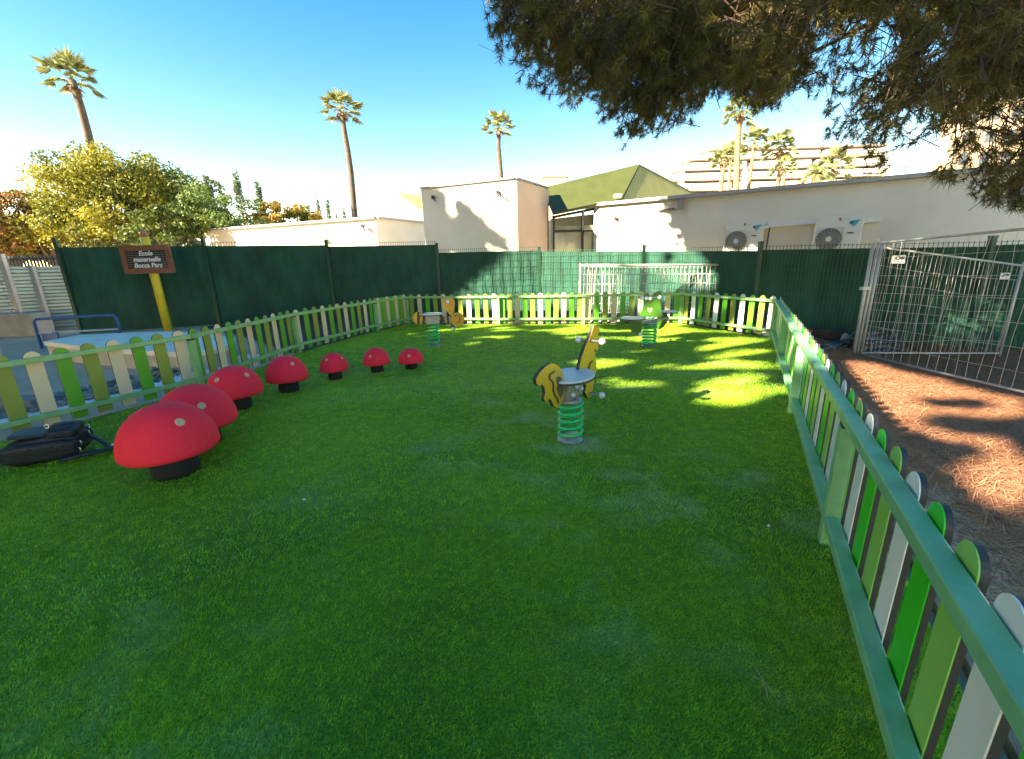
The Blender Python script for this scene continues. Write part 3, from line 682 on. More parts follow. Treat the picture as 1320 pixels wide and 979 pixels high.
    for (ex, ey, ez), mz, sz_ in limbs:
        st = Vector((9.2-.5, 1.6+.5, sz_+.6)); en = Vector((ex, ey, ez)); md = (st+en)/2; md.z = mz; pts = []
        for k in range(9):
            t = k/8; q = st*(1-t)**2+md*2*t*(1-t)+en*t*t; q += Vector((r.uniform(-.1,.1), r.uniform(-.1,.1), r.uniform(-.08,.08)))*(0 if k == 0 else 1); pts.append(q-Vector(PO))
        mb.tube(pts, [.12*(1-k/8)+.014 for k in range(9)], 7); tips += pts[3:]
    pool = P[rng.permutation(n)[:220]]
    for q in pool:
        q = Vector(q)-Vector(PO); b_ = min(tips, key=lambda z: (z-q).length+.6*max(0, q.z-z.z))
        if (b_-q).length > 3.2: continue
        md = (b_+q)/2+Vector((r.uniform(-.15,.15), r.uniform(-.15,.15), .22)); mb.tube([b_, md, q], [.013,.009,.004], 5)
    mb.build('branches', M_pb, pt)
pine()

# ---- tall trees behind the viewer that throw the shade over the playground
GP = lambda L: [uv(g(px, py)) for px, py in L]
lit = [
 (GP([(600,421),(760,420),(880,421),(996,441),(1000,456),(900,446),(800,436),(690,434),(560,436),(520,430)]), .44),
 (GP([(560,432),(660,428),(690,436),(620,446),(520,446)]), .66),
 (GP([(760,458),(860,450),(930,455),(1004,462),(1010,480),(900,478),(800,486),(740,475)]), .46),
 (GP([(800,486),(900,480),(1008,484),(1014,500),(900,508),(800,500)]), .62),
 (GP([(900,500),(930,484),(1000,488),(1012,505),(985,518),(930,522)]), .0),
 ([uv(at(575,379,11.1)), uv(at(770,378,10.6)), uv(g(770,419)), uv(g(575,419))], .05),
 ([uv(at(770,378,10.6)), uv(at(1000,385,8.2)), uv(g(1000,436)), uv(g(770,420))], .45),
 ([uv(at(640,330,14.6)), uv(at(700,322,14.5)), uv(at(900,322,11.8)), uv(at(940,376,11.)), uv(at(800,380,13)), uv(at(560,378,14.6))], .1),
 ([uv(at(738,338,11.1)), uv(at(800,338,11.1)), uv(at(800,385,11.1)), uv(at(738,385,11.1))], .05),
 ([uv(at(1012,400,5.2)), uv(at(1046,440,3.95)), uv(g(1026,538)), uv(g(1006,470))], .45),
 ([uv(g(p_,q_,-.2)) for p_, q_ in ((1110,470),(1320,520),(1330,585),(1180,560),(1090,500))], .3),
 ([uv(g(p_,q_,-.2)) for p_, q_ in ((1225,590),(1345,604),(1365,672),(1290,648))], .2),
 ([uv(at(1190,390,8.3)), uv(at(1290,390,7.6)), uv(at(1300,430,7.4)), uv(at(1200,430,8.))], .1),
]
dark_areas = [
 [(-18,0),(-17,15),(-11,15.5),(-2.5,15.6),(3.5,13.2),(8,11.8),(13,9),(14,3),(10,-3),(-5,-6),(-13,-4)],
 [uv(at(60,430,11.7)), uv(at(60,300,11.7)), uv(at(262,305,12.9)), uv(at(421,308,14.2)), uv(at(563,314,15.0)), uv(at(650,320,14.8)), uv(at(610,350,14.8)), uv(at(560,385,15.))],
 [uv(at(548,330,16.9)), uv(at(546,246,17.)), uv(at(575,247,16.6)), uv(at(598,262,16.4)), uv(at(618,283,16.1)), uv(at(640,302,15.8)), uv(at(655,330,15.6))],
 [uv(at(900,316,11.8)), uv(at(980,313,10.1)), uv(at(1278,306,7.9)), uv(at(1278,430,7.9)), uv(at(1040,430,9.3)), uv(at(910,390,11.5))],
 [uv(at(330,300,22.5)), uv(at(345,291,22.3)), uv(at(400,289,21.7)), uv(at(430,298,21.3)), uv(at(420,310,21.3))]]
dark_q = [1,1,.92,1,.7]
tall = []
for i, wv in enumerate((-5.5,-.5,4.5,9.5,14.5,19.)):
    b_ = SH*13.5+Vector((-SH.y*-1, SH.x*-1, 0))*0
    pv = Vector((SH.y, -SH.x, 0)); pv = pv if pv.x < 0 else -pv
    p = SH*13.5+pv*wv; tall.append((p, pv, wv))
M_fill_leaf = mat('fill_leaf', (.42,.38,.10), .6, .2, attr=True, col2=(.66,.56,.20), trans=.6)  # unseen leaves made pale and very translucent to send light into the shade
def shade():
    pv = tall[0][1]; step = .155
    U, W_ = np.meshgrid(np.arange(-18, 16, step), np.arange(-6, 24, step)); U = U.ravel(); W_ = W_.ravel()
    U = np.tile(U, 5); W_ = np.tile(W_, 5); U = U+rng.uniform(-.15,.15,len(U)); W_ = W_+rng.uniform(-.15,.15,len(W_))
    jit = .12*rng.normal(size=(2,len(U))); pr = np.zeros(len(U))
    for poly, q in zip(dark_areas, dark_q): pr = np.maximum(pr, inpoly(U+jit[0]*1.2, W_+jit[1]*1.2, poly)*q)
    pr = np.where((pr < .95) & (snoise(U, W_, 3.2, 8) > .30), 0, pr)
    st = snoise(U*1.0, W_*2.0, 3.4, 21)
    for poly, q in lit:
        k = inpoly(U, W_, poly)
        for e in (-.3, .3): k |= inpoly(U+SH.x*e, W_+SH.y*e, poly)
        pr = np.where(k, np.where(st < (q-.5)*1.5, 1.0, .0), pr)
    # sky gaps: a few dapples everywhere near the rim
    keep = rng.uniform(0,1,len(U)) < pr; U = U[keep]; W_ = W_[keep]; n = len(U)
    a = U*SH.x+W_*SH.y; T = 13.5-a+rng.uniform(-2.6, 2.6, n); Z = T*TANE
    ok = (Z > 1.2); U, W_, T, Z = U[ok], W_[ok], T[ok], Z[ok]; n = len(U)
    P = np.stack([U+SH.x*T, W_+SH.y*T, Z], 1); lat = P[:,0]*pv.x+P[:,1]*pv.y
    idx = np.argmin(np.abs(lat[:,None]-np.array([t[2] for t in tall])[None]), 1)
    labs = ['tall dense shade tree behind the viewer, first of the row at the right', 'tall dense shade tree behind the viewer, second of the row', 'tall dense shade tree behind the viewer, third of the row',
            'tall dense shade tree behind the viewer, fourth of the row', 'tall dense shade tree left of the viewer, fifth of the row', 'tall dense shade tree far left of the viewer, end of the row']
    for i, (p, _, wv) in enumerate(tall):
        q = P[idx == i]
        if not len(q): continue
        t = thing('shade_tree', labs[i], 'tree', p, 0, 'tall trees behind the viewer'); o = np.array(p)
        V, F = leaves(q-o, rng.uniform(.28,.40,len(q)), rng.uniform(.22,.32,len(q))); npmesh('crown', V, F, M_fill_leaf, t, rng.uniform(0,1,len(q)))
        mb = MB(); top = float(q[:,2].max())
        mb.tube([(0,0,-.1),(.1,.1,top*.4),(0,0,top*.95)], [.3,.22,.05], 8)
        for k in range(10):
            c = q[rng.integers(len(q))]-o; mb.tube([(0,0,c[2]*.55), tuple(c*np.array([.5,.5,.82])), tuple(c)], [.09,.05,.015], 5)
        mb.build('trunk', MATS['tree_bark'], t)
    print('shade leaves', n)
shade()

# ================================================================== GREEN MESH FENCE WITH WINDBREAK NET
def net_mat():
    M = mat('windbreak_net', (.008,.070,.044), .8, .25, 2.2, .5, 9, col2=(.020,.115,.075), stretch=(1,1,.5)); n = M.node_tree; b = n.nodes["Principled BSDF"]
    return M
M_net = net_mat(); M_fpost = mat('dark_green_post', (.012,.06,.035), .5, .15)
gf = thing('windbreak_fence', 'long dark green mesh fence covered with windbreak netting behind the playground', 'fence')
posts = []
for px, py, Y in ((72,308,11.7),(262,307,12.9),(421,310,14.2),(563,314.5,15.0),(695,319.5,14.6),(830,317,13.0),(980,313,10.1),(1278,306,7.9)): posts.append(at(px, py, Y))
last = posts[-1]+(posts[-1]-posts[-2])*.8; last.z = posts[-1].z; posts.append(last)
netd = [(.16,.16),(.13,.12),(.13,.13),(.12,.14),(.07,.10),(.10,.12),(.10,.10),(.08,.08)]
steps = [0,0,0,0,0,0,0,0]
for i, p in enumerate(posts):
    zb = float(gz(p.x, p.y))-.05
    mb = MB(); mb.box((p.x, p.y-.03, (p.z+zb)/2), (.085,.085,p.z-zb)); mb.box((p.x, p.y-.03, p.z+.012), (.10,.10,.025)); mb.build('post', M_fpost, gf)
for i in range(len(posts)-1):
    a, b = posts[i], posts[i+1]; za, zb_ = a.z-.06, b.z-.06
    if i in (1,2,3): za = zb_ = (za+zb_)/2 if i != 2 else max(za, zb_)
    n = 60; V = []; F = []; nz_ = 14
    dvx = (b-a); dvx.z = 0; Ln = dvx.length; dvx.normalize(); nv2 = Vector((dvx.y, -dvx.x, 0)); nv2 = nv2 if nv2.y < 0 else -nv2
    na, nb = netd[i]
    for k in range(n+1):
        t = k/n; p = a+(b-a)*t
        for j in range(nz_+1):
            s = j/nz_; top = (za*(1-t)+zb_*t)-(na*(1-t)+nb*t); bot = float(gz(p.x, p.y))+.01
            wob = .018*float(snoise(np.array(k*.35+i*9.), np.array(j*.7), 1.3, 77))+.018*sin(k*1.1+j*.25+i)
            q = p+nv2*(wob if 0 < j < nz_ else .01); V.append((q.x, q.y, bot+(top-bot)*s))
    for k in range(n):
        for j in range(nz_): F.append((k*(nz_+1)+j, (k+1)*(nz_+1)+j, (k+1)*(nz_+1)+j+1, k*(nz_+1)+j+1))
    MB().add(V, F, True).build('net', M_net, gf)
    mb = MB(); nw = int(Ln/.067)
    for k in range(1, nw):
        t = k/nw; p = a+(b-a)*t+nv2*.035; top = za*(1-t)+zb_*t; mb.bar((p.x,p.y,float(gz(p.x,p.y))),(p.x,p.y,top), .008, .008)
    for j in range(11):
        s = j/10; pa = a+nv2*.042; pb = b+nv2*.042; 
        if j == 10: s = .985
        mb.bar((pa.x,pa.y,za*s+.0),(pb.x,pb.y,zb_*s+.0), .008, .008)
    mb.build('wire_mesh', mat('green_wire', (.02,.075,.045), .5, .1), gf)

# ================================================================== PICKET FENCES
CORE_T = .017
def picket_mb(wd, h, z0, y):
    pts = [(-wd/2, z0)]+[(wd/2*cos(pi-k*pi/12)*1.0, h-wd/2+wd/2*sin(k*pi/12)*1.0) for k in range(13)]+[(wd/2, z0)]
    pts = [(p[0], y, p[1]) for p in pts]; return pts
def picket_fence(label, P, Mr, cols, out_sign, start=0, n_p=11, h=.80, wd=.125, shift=0., step=None):
    """P: list of post positions; local x along run. out = side of the pickets"""
    o0 = P[0]; t = thing('picket_fence', label, 'fence', o0, 0, 'low picket fences round the playground'); ci = start
    for i, (a, b) in enumerate(zip(P[:-1], P[1:])):
        A = a-o0; B = b-o0; d = (B-A).normalized(); L = (B-A).length; nn = Vector((-d.y, d.x, 0))*out_sign
        M = Matrix((d, nn, Vector((0,0,1)))).transposed()
        for z, wz, wy in ((.716,.052,.064),(.150,.052,.064)):
            e_ = .0015 if z > .5 else .038; MB().bar(A+d*e_+Vector((0,0,z)), B-d*e_+Vector((0,0,z)), wy, wz).build('rail', Mr, t, bevel=.005)
        k_n = step or n_p; sp = L/k_n
        for k in range(k_n):
            x = (k+.5+shift)*sp
            mcol = cols[ci % len(cols)]; ci += 1
            pts = picket_mb(wd, h+random.uniform(-.006,.006), .035, 0); tl_ = random.uniform(-.006,.006); pts = [(p_[0]+p_[2]*tl_, p_[1], p_[2]) for p_ in pts]; c = A+d*x+nn*.038
            face = MB().prism([M@Vector(p)+c for p in pts], nn*.004); face.prism([M@Vector((p[0]*.94, p[1], .035+(p[2]-.035)*.994))+c+nn*(CORE_T+.0047) for p in pts], nn*.0008)
            pk = face.build('picket', mcol, t)
            MB().prism([M@(Vector(p)*1.0)+c+nn*.0045 for p in pts], nn*CORE_T).build('edge_core', M_core, pk)
    for i, p in enumerate(P):
        q = p-o0; d = ((P[min(i+1,len(P)-1)])-P[max(i-1,0)]).normalized(); nn = Vector((-d.y, d.x, 0))*out_sign
        M = Matrix((d, nn, Vector((0,0,1)))).transposed()
        MB().box(q+Vector((0,0,.328)), (.075,.066,.68), M).build('post', Mr, t, bevel=.005)
        MB().box(q+Vector((0,0,.6775)), (.068,.06,.019), M).build('post_cap', M_core, t)
    return t
colsR = [M_pw, M_pbr, M_pli]; colsL = [M_pbr2, M_pol, M_pbe]; colsF = [M_pbr2, M_pol, M_pbe]
PR = [Vector((*pR(2.285*k), 0)) for k in range(6)]
picket_fence('long picket fence down the right with green rails and white and green pickets', PR, M_rail_r, [M_pli, M_pw, M_pbr], 1, start=1, shift=.3)
PL = [Vector((-5.75,.9,0)), Vector((-5.1,3.2,0)), FL[2], FL[3], FL[4], FL[5]]
picket_fence('picket fence along the left side behind the red mushrooms with beige and green pickets', PL, M_rail_l, colsL, 1, start=2)
PF = [FL[5], Vector((-.3,10.97,0)), Vector((1.82,10.55,0)), Vector((4.12,10.24,0))]
picket_fence('far picket fence facing the viewer behind the bee and frog riders', PF, M_rail_l, colsF, 1, start=1)
picket_fence('short angled picket fence joining the far fence to the right corner', [PF[-1], E_R.copy()], M_rail_l, [M_pol, M_pw, M_pbr2], 1, start=0)

# ================================================================== MUSHROOMS
M_cap = mat('red_rubber_granulate', (.97,.018,.045), .8, .10, 90, .2, 260); M_dot = mat('beige_rubber', (.62,.42,.24), .8, .12, 90, .4, 260)
def mushroom(loc, dia, h, label, dots):
    t = thing('mushroom_seat', label, 'mushroom seat', loc, random.uniform(0,6), 'red mushroom seats on the turf')
    rz = t.rotation_euler.z; Rr = dia/2; z0 = h*.34; H = h-z0; prof = []
    prof += [(.001, z0-.005+.03),(Rr*.55, z0+.02),(Rr*.86, z0-.004),(Rr*.95, z0)]
    for k in range(0, 19):
        a = k/18*pi/2; prof.append((max(Rr*cos(a)**.92, .001), z0+H*.06+H*.94*sin(a)**1.0))
    cap = MB().lathe(prof, 56).build('cap', M_cap, t)
    MB().lathe([(.001,-.005),(Rr*.47,-.005),(Rr*.485,z0*.3),(Rr*.46,z0*.7),(Rr*.45,z0+.03)], 40).build('stem', M_black, t)
    def surf(d):   # point of the dome along local direction angles
        az, e = d; a = e; return Vector((Rr*cos(a)**.92*cos(az), Rr*cos(a)**.92*sin(az), z0+H*.06+H*.94*sin(a)))
    for px, py, sz in dots:
        # where the sight line to that spot meets the dome
        best = None
        for i in range(0, 220):
            az = i/220*2*pi
            for j in range(6, 58):
                e = j/60*pi/2; p = surf((az, e)); W = Vector(loc)+p
                if (W-Vector((0,0,HC))).dot(Vector((p.x/Rr**2, p.y/Rr**2, p.z/H**2*.5))) > 0: continue
                qx, qy = project(np.array(W)[None]); dd = (qx[0]-px)**2+(qy[0]-py)**2
                if best is None or dd < best[0]: best = (dd, az, e)
        _, az, e = best; V = [surf((az, e))*1.0]; ring = []; c = surf((az, e))
        u = (surf((az+.01, e))-c).normalized(); v_ = (surf((az, e+.01))-c).normalized(); nn = u.cross(v_).normalized()
        if nn.dot(c-Vector((0,0,z0*.5))) < 0: nn = -nn
        V = []; F = []; rings = 4; m_ = 24
        def snap(p):
            dz = max(p.z-z0-H*.06, 0)/(H*.94); dz = min(dz, .999); a = math.asin(dz); rr = Rr*cos(a)**.92; hxy = Vector((p.x, p.y, 0))
            hxy = hxy.normalized()*rr if hxy.length > 1e-4 else hxy; return Vector((hxy.x, hxy.y, p.z))+nn*.004
        V.append(snap(c))
        for ri in range(1, rings+1):
            for k in range(m_):
                q = 2*pi*k/m_; p = c+(u*cos(q)+v_*sin(q))*sz*ri/rings; V.append(snap(p)-(nn*.006 if ri == rings else nn*0))
        for k in range(m_): F.append((0, 1+k, 1+(k+1) % m_))
        for ri in range(rings-1):
            for k in range(m_): F.append((1+ri*m_+k, 1+(ri+1)*m_+k, 1+(ri+1)*m_+(k+1) % m_, 1+ri*m_+(k+1) % m_))
        ro_ = Matrix.Rotation(-rz, 3, 'Z')
        MB().add([ro_@p for p in V], F, True).build('spot', M_dot, t)
    return t
def mp(px, py, d): # base front pixel -> centre of the stem
    p = g(px, py); u = Vector((p.x, p.y, 0)).normalized(); return p+u*d*.24
mushroom(mp(231,618,.64), .64, .565, 'nearest and largest red mushroom seat beside the black bag', [(232,545,.034)])
mushroom(Vector((-2.84,3.60,0)), .62, .55, 'second red mushroom seat half hidden behind the nearest one', [(260,523,.034)])
mushroom(mp(309,530,.56), .56, .49, 'third red mushroom seat in the curve with two beige spots, by the fence post', [(318,483,.03),(279,490,.03)])
mushroom(mp(374,507,.50), .50, .46, 'fourth red mushroom seat in the curve, just left of the three smallest', [(377,469,.027)])
mushroom(mp(433,490,.38), .385, .37, 'first of the three small red mushroom seats, nearest the large ones', [(421,464,.022),(441,462,.02)])
mushroom(mp(487,481,.38), .39, .365, 'middle of the three small red mushroom seats', [(477,460,.022)])
mushroom(mp(531,477,.38), .385, .315, 'last small red mushroom seat at the end of the curve, lowest stem', [(527,459,.022)])

# ================================================================== SPRING RIDERS
M_spring = mat('spring_green', (.015,.52,.15), .4, .12, 20); M_yellow = mat('rider_yellow', (.62,.36,.015), .38, .06, 3)
M_seat = mat('seat_white', (.60,.60,.58), .4, .06, 3); M_steel = mat('rider_steel', (.30,.30,.29), .45, .2, 20, metal=.5); M_ball = mat('white_knob', (.68,.70,.72), .3, .03)
M_brown = mat('dark_brown_panel', (.045,.03,.022), .5, .15); M_tan = mat('tan_panel', (.42,.28,.15), .5, .1); M_ora2 = mat('rider_orange', (.62,.30,.012), .38, .06, 3)
M_fgreen = mat('frog_green', (.035,.135,.005), .4, .08, 3)
def spring(t, r, z0, z1, turns, wr):
    pts = []; n = int(turns*22)
    for k in range(n+1):
        q = k/n; pts.append((r*cos(2*pi*turns*q), r*sin(2*pi*turns*q), z0+(z1-z0)*q))
    MB().tube(pts, wr, 8).build('spring', M_spring, t)
def plate(parent, name, outline, P, n, m, th=.028, edge=M_core, rel=None, out=0.):
    """outline of photo pixels laid in the vertical plane through P with normal n (towards viewer)"""
    pts = [on_plane(px, py, P+n*out, n)-rel for px, py in outline]
    o = MB().prism(pts, n*.004).build(name, m, parent)
    if edge: MB().prism([p-n*.0006 for p in pts], -n*th).build('edge_core', edge, o)
    return o
def C7(L): return [(680+x/5.436, 410+y/5.436) for x, y in L]
def C5(L): return [(510+x/9.79, 360+y/9.79) for x, y in L]
def Cbow(L): return L
# --- yellow rider
base = g(735,573); base = base+Vector((base.x, base.y, 0)).normalized()*.10
yr = thing('spring_rider', 'yellow cut-out animal spring rider on a green spring in the middle of the turf', 'spring rider', base, 0, 'spring riders on the turf')
spring(yr, .10, .03, .37, 5.4, .0145)
mb = MB(); mb.lathe([(.001,.0),(.115,.0),(.115,.016),(.09,.02),(.09,.05),(.001,.05)], 28); mb.build('base_plate', M_steel, yr)
MB().lathe([(.001,.35),(.10,.35),(.10,.385),(.001,.385)], 24).build('top_plate', M_steel, yr)
Aq = R(58); dq = Vector((cos(Aq), sin(Aq), 0)); nq = Vector((sin(Aq), -cos(Aq), 0))
if nq.y > 0: nq = -nq
Mq = Matrix((dq, nq*-1, Vector((0,0,1)))).transposed()
MB().box((0,0,.475), (.29,.10,.16), Mq).build('bracket', M_steel, yr, bevel=.008)
mb = MB()
seat = [(.225*cos(k*pi/20), .19*sin(k*pi/20)) for k in range(40)]
MB().prism([Mq@Vector((x*1.15-.0, y, .578)) for x, y in seat], (0,0,.016)).build('seat', M_seat, yr)
MB().prism([Mq@Vector((x*1.15, y, .560)) for x, y in seat], (0,0,.0175)).build('seat_edge', M_core, yr)
for sx, sz in ((-.03,.50),(.07,.46),(-.1,.45)):
    MB().sphere(tuple(Mq@Vector((sx, -.066, sz))), .020).build('bolt', M_ball, yr)
tail = C7([(65,465),(60,432),(80,390),(120,345),(165,318),(200,325),(235,360),(250,400),(262,450),(272,500),(270,545),(240,592),(207,632),(186,622),(166,575),(150,568),(125,588),(117,572),(125,525),(118,482),(100,466),(80,478)])
tp = plate(yr, 'tail_panel', tail, base, nq, M_yellow, rel=base)
plate(tp, 'brown_patch', C7([(208,412),(225,412),(243,432),(250,470),(246,520),(230,565),(222,545),(210,515),(203,495),(212,470),(202,440)]), base, nq, mat('brown_patch', (.10,.075,.03), .5, .1), .003, None, base, .005)
def pline(L, wd): # polyline of pixels -> ribbon outline
    up = []; dn = []
    for i, (x, y) in enumerate(L):
        x0, y0 = L[max(i-1,0)]; x1, y1 = L[min(i+1,len(L)-1)]; dx, dy = x1-x0, y1-y0; q = math.hypot(dx, dy); up.append((x-dy/q*wd, y+dx/q*wd)); dn.append((x+dy/q*wd, y-dx/q*wd))
    return up+dn[::-1]
plate(tp, 'groove', C7(pline([(190,375),(165,388),(152,405),(155,428),(175,448),(181,480),(180,512),(192,545),(208,565),(215,598)], 5)), base, nq, M_brown, .003, None, base, .0052)
head = C7([(462,52),(500,66),(504,88),(492,110),(490,135),(516,160),(516,178),(494,190),(492,222),(478,240),(470,262),(478,300),(482,340),(476,385),(466,420),(455,490),(445,545),(428,566),(412,548),(402,520),(410,470),(368,440),(356,398),(366,330),(385,255),(410,190),(432,145),(450,100)])
hp = plate(yr, 'head_panel', head, base, nq, M_yellow, rel=base)
plate(hp, 'groove', C7(pline([(455,300),(438,318),(430,345),(424,370),(412,385),(425,398)], 5)), base, nq, M_brown, .003, None, base, .0052)
plate(hp, 'eye', C7([(470,222),(480,222),(480,236),(470,236)]), base, nq, M_brown, .003, None, base, .0052)
pb = on_plane(680+440/5.436, 410+160/5.436, base, nq)-base
MB().tube([pb-nq*.10, pb+nq*.10], .014, 8).build('handle', M_steel, yr)
for s in (-1, 1): MB().sphere(tuple(pb+nq*.115*s), .031).build('knob', M_ball, yr)
pf = on_plane(680+432/5.436, 410+530/5.436, base, nq)-base
MB().tube([pf-nq*.1, pf+nq*.11], .014, 8).build('footrest', M_steel, yr)
for s in (-1, 1): MB().sphere(tuple(pf+nq*.125*s), .031).build('knob', M_ball, yr)
# --- bee rider
base = g(560,447); base = base+Vector((base.x, base.y, 0)).normalized()*.10
be = thing('spring_rider', 'striped yellow and brown bee spring rider in front of the far left fence corner', 'spring rider', base, 0, 'spring riders on the turf')
spring(be, .105, .03, .42, 5.4, .016)
MB().lathe([(.001,.0),(.12,.0),(.12,.016),(.09,.02),(.09,.05),(.001,.05)], 28).build('base_plate', M_steel, be)
nb_ = Vector((base.x*-.0, -1, 0)); 
MB().box((0,0,.51),(.25,.13,.16)).build('bracket', M_steel, be, bevel=.008)
MB().prism([(x*1.0-.02, y*.9, .612) for x, y in seat], (0,0,.018)).build('seat', M_seat, be)
MB().prism([(x*1.0-.02, y*.9, .594) for x, y in seat], (0,0,.0175)).build('seat_edge', M_core, be)
def arc(x0, x1, yt, yb, b0, b1): # stripe between two bowed edges (crop px)
    L = []
    for k in range(9): t = k/8; L.append((x0+b0*4*t*(1-t)*-1, yt+(yb-yt)*t))
    for k in range(9): t = 1-k/8; L.append((x1+b1*4*t*(1-t)*-1, yt+(yb-yt)*t))
    return L
tailp = None
for nm, x0, x1, yt, yb, b0, b1, m_ in (('tail_panel',258,275,418,570,42,5,M_yellow),('stripe',276,302,418,572,5,-4,M_brown),('stripe',303,330,424,570,-4,-12,M_yellow),('stripe',331,352,432,562,-12,-18,M_brown),('tail_tip',353,412,442,550,-18,0,M_tan)):
    q = plate(tailp or be, nm, C5(arc(x0,x1,yt,yb,b0,b1)), base, nb_, m_, rel=base, edge=M_core if tailp is None else M_core)
    if tailp is None: tailp = q
fp = None
for nm, x0, x1, yt, yb, m_ in (('front_panel',560,610,470,552,M_brown),('stripe',611,640,470,560,M_tan),('stripe',641,668,470,580,M_brown),('stripe',669,690,470,600,M_tan),('stripe',691,735,500,640,M_brown)):
    q = plate(fp or be, nm, C5([(x0,yt),(x1,yt),(x1+16,yb),(x0+12,yb-14)]), base, nb_, m_, rel=base); fp = fp or q
hd = plate(be, 'head_panel', C5([(782+86*cos(k*pi/14), 512+88*sin(k*pi/14)) for k in range(28)]), base, nb_, M_ora2, rel=base, out=.012)
plate(hd, 'face_line', C5(pline([(745,470),(770,450),(800,455),(815,490),(800,540),(770,560)], 5)), base, nb_, M_brown, .003, None, base, .0175)
plate(be, 'wing_panel', C5([(690,455),(655,415),(610,350),(592,300),(592,262),(620,240),(660,245),(700,238),(735,262),(748,310),(740,370),(722,420),(715,470)]), base, nb_, M_ora2, rel=base, out=.03)
pb = on_plane(510+672/9.79, 360+282/9.79, base, nb_)-base
MB().tube([pb-nb_*.2, pb+nb_*.16], .016, 8).build('handle', M_steel, be)
for s in (-1, 1): MB().sphere(tuple(pb+nb_*.185*s), .036).build('knob', M_ball, be)
pf = on_plane(510+735/9.79, 360+612/9.79, base, nb_)-base
MB().tube([pf-nb_*.2, pf+nb_*.17], .016, 8).build('footrest', M_steel, be)
for s in (-1, 1): MB().sphere(tuple(pf+nb_*.19*s), .034).build('knob', M_ball, be)
# --- frog rider
base = g(836,448); base = base+Vector((base.x, base.y, 0)).normalized()*.10
fr_ = thing('spring_rider', 'green frog spring rider with a heart cut-out and two white seats by the far fence', 'spring rider', base, 0, 'spring riders on the turf')
spring(fr_, .115, .03, .42, 7.2, .017)
MB().lathe([(.001,.0),(.13,.0),(.13,.016),(.09,.02),(.09,.05),(.001,.05)], 28).build('base_plate', M_steel, fr_)
def C6(L): return [(780+x/9.79, 360+y/9.79) for x, y in L]
nf_ = Vector((-.33,-.94,0)).normalized(); df = Vector((-nf_.y, nf_.x, 0)); sa = R(33); ds = Vector((cos(sa), sin(sa), 0))
MB().lathe([(.001,.40),(.13,.40),(.13,.45),(.001,.45)], 24).build('top_plate', M_steel, fr_)
MB().bar(-ds*.5+Vector((0,0,.455)), ds*.5+Vector((0,0,.475)), .07, .035).build('beam', M_steel, fr_)
bd = plate(fr_, 'body_panel', C6([(425,468),(450,420),(472,370),(490,310),(486,262),(486,225),(497,190),(520,178),(545,190),(562,225),(590,232),(610,200),(630,168),(665,160),(697,172),(705,205),(692,240),(690,300),(702,370),(722,440),(735,475),(640,480),(520,478)]), base, nf_, M_fgreen, rel=base)
plate(bd, 'heart', C6([(565,425),(538,400),(530,378),(535,360),(552,362),(565,374),(578,362),(594,360),(598,380),(590,402)]), base, nf_, M_tan, .003, None, base, .005)
for px, py in ((466,236),(522,242),(572,246),(690,228),(578,178)):
    q = on_plane(780+px/9.79, 360+py/9.79, base, nf_)-base; MB().sphere(tuple(q+nf_*.02), .036).build('knob', M_ball, fr_)
for px, py in ((545,488),(605,480)):
    q = on_plane(780+px/9.79, 360+py/9.79, base, nf_)-base; MB().sphere(tuple(q+nf_*.12), .032).build('bolt', M_ball, fr_)
hb = on_plane(780+575/9.79, 360+232/9.79, base, nf_)-base
MB().tube([hb-df*.22, hb+df*.22], .015, 8).build('handle', M_steel, fr_)
for sgn, cx, cy, rx, sk in ((-1, 350, 497, 150, [(290,535),(300,590),(325,645),(360,685),(400,700),(445,690),(465,640),(468,535)]), (1, 797, 415, 108, [(655,470),(650,560),(655,632),(690,636),(735,605),(775,560),(800,500),(788,440),(720,436)])):
    Pc = base+ds*.52*sgn; nn_ = Vector((-Pc.x, -Pc.y, 0)).normalized(); pl = Pc-nn_*.0
    cpt = on_plane(780+cx/9.79, 360+cy/9.79, pl, nn_)-base; rr = rx/9.79/FPX*Pc.y
    MB().prism([Vector((cpt.x+rr*cos(k*pi/18), cpt.y+rr*.9*sin(k*pi/18), cpt.z)) for k in range(36)], (0,0,.018)).build('seat', M_seat, fr_)
    MB().prism([Vector((cpt.x+rr*cos(k*pi/18), cpt.y+rr*.9*sin(k*pi/18), cpt.z-.018)) for k in range(36)], (0,0,.0175)).build('seat_edge', M_core, fr_)
    plate(fr_, 'side_panel', C6(sk), pl, nn_, M_fgreen, rel=base)
    fpq = on_plane(780+(440 if sgn < 0 else 640)/9.79, 360+(680 if sgn < 0 else 650)/9.79, pl, nn_)-base
    MB().tube([fpq-nn_*.12, fpq+nn_*.12], .014, 8).build('footrest', M_steel, fr_)
    MB().sphere(tuple(fpq+nn_*.14), .032).build('knob', M_ball, fr_)

# ================================================================== SIGN
def text_mesh(parent, name, body, size, loc, m, shear=0., rot=None, extrude=.004, align='CENTER', space=1.0, bold=0.):
    cu = bpy.data.curves.new(name, 'FONT'); cu.body = body; cu.size = size; cu.align_x = align; cu.align_y = 'CENTER'; cu.shear = shear; cu.extrude = extrude; cu.space_line = space; cu.offset = bold
    o = bpy.data.objects.new(name, cu); sc.collection.objects.link(o); bpy.context.view_layer.update()
    me = bpy.data.meshes.new_from_object(o.evaluated_get(bpy.context.evaluated_depsgraph_get())); bpy.data.objects.remove(o)
    M = rot or Matrix.Rotation(pi/2, 4, 'X'); me.transform(Matrix.Translation(loc)@M); me.materials.clear(); me.materials.append(m)
    q = bpy.data.objects.new(name, me); sc.collection.objects.link(q); q.parent = parent; return q
sp = g(217,424); sp = Vector((sp.x, sp.y, -.03)); 
sp = at(217,424,11.75); sp.z = -.03
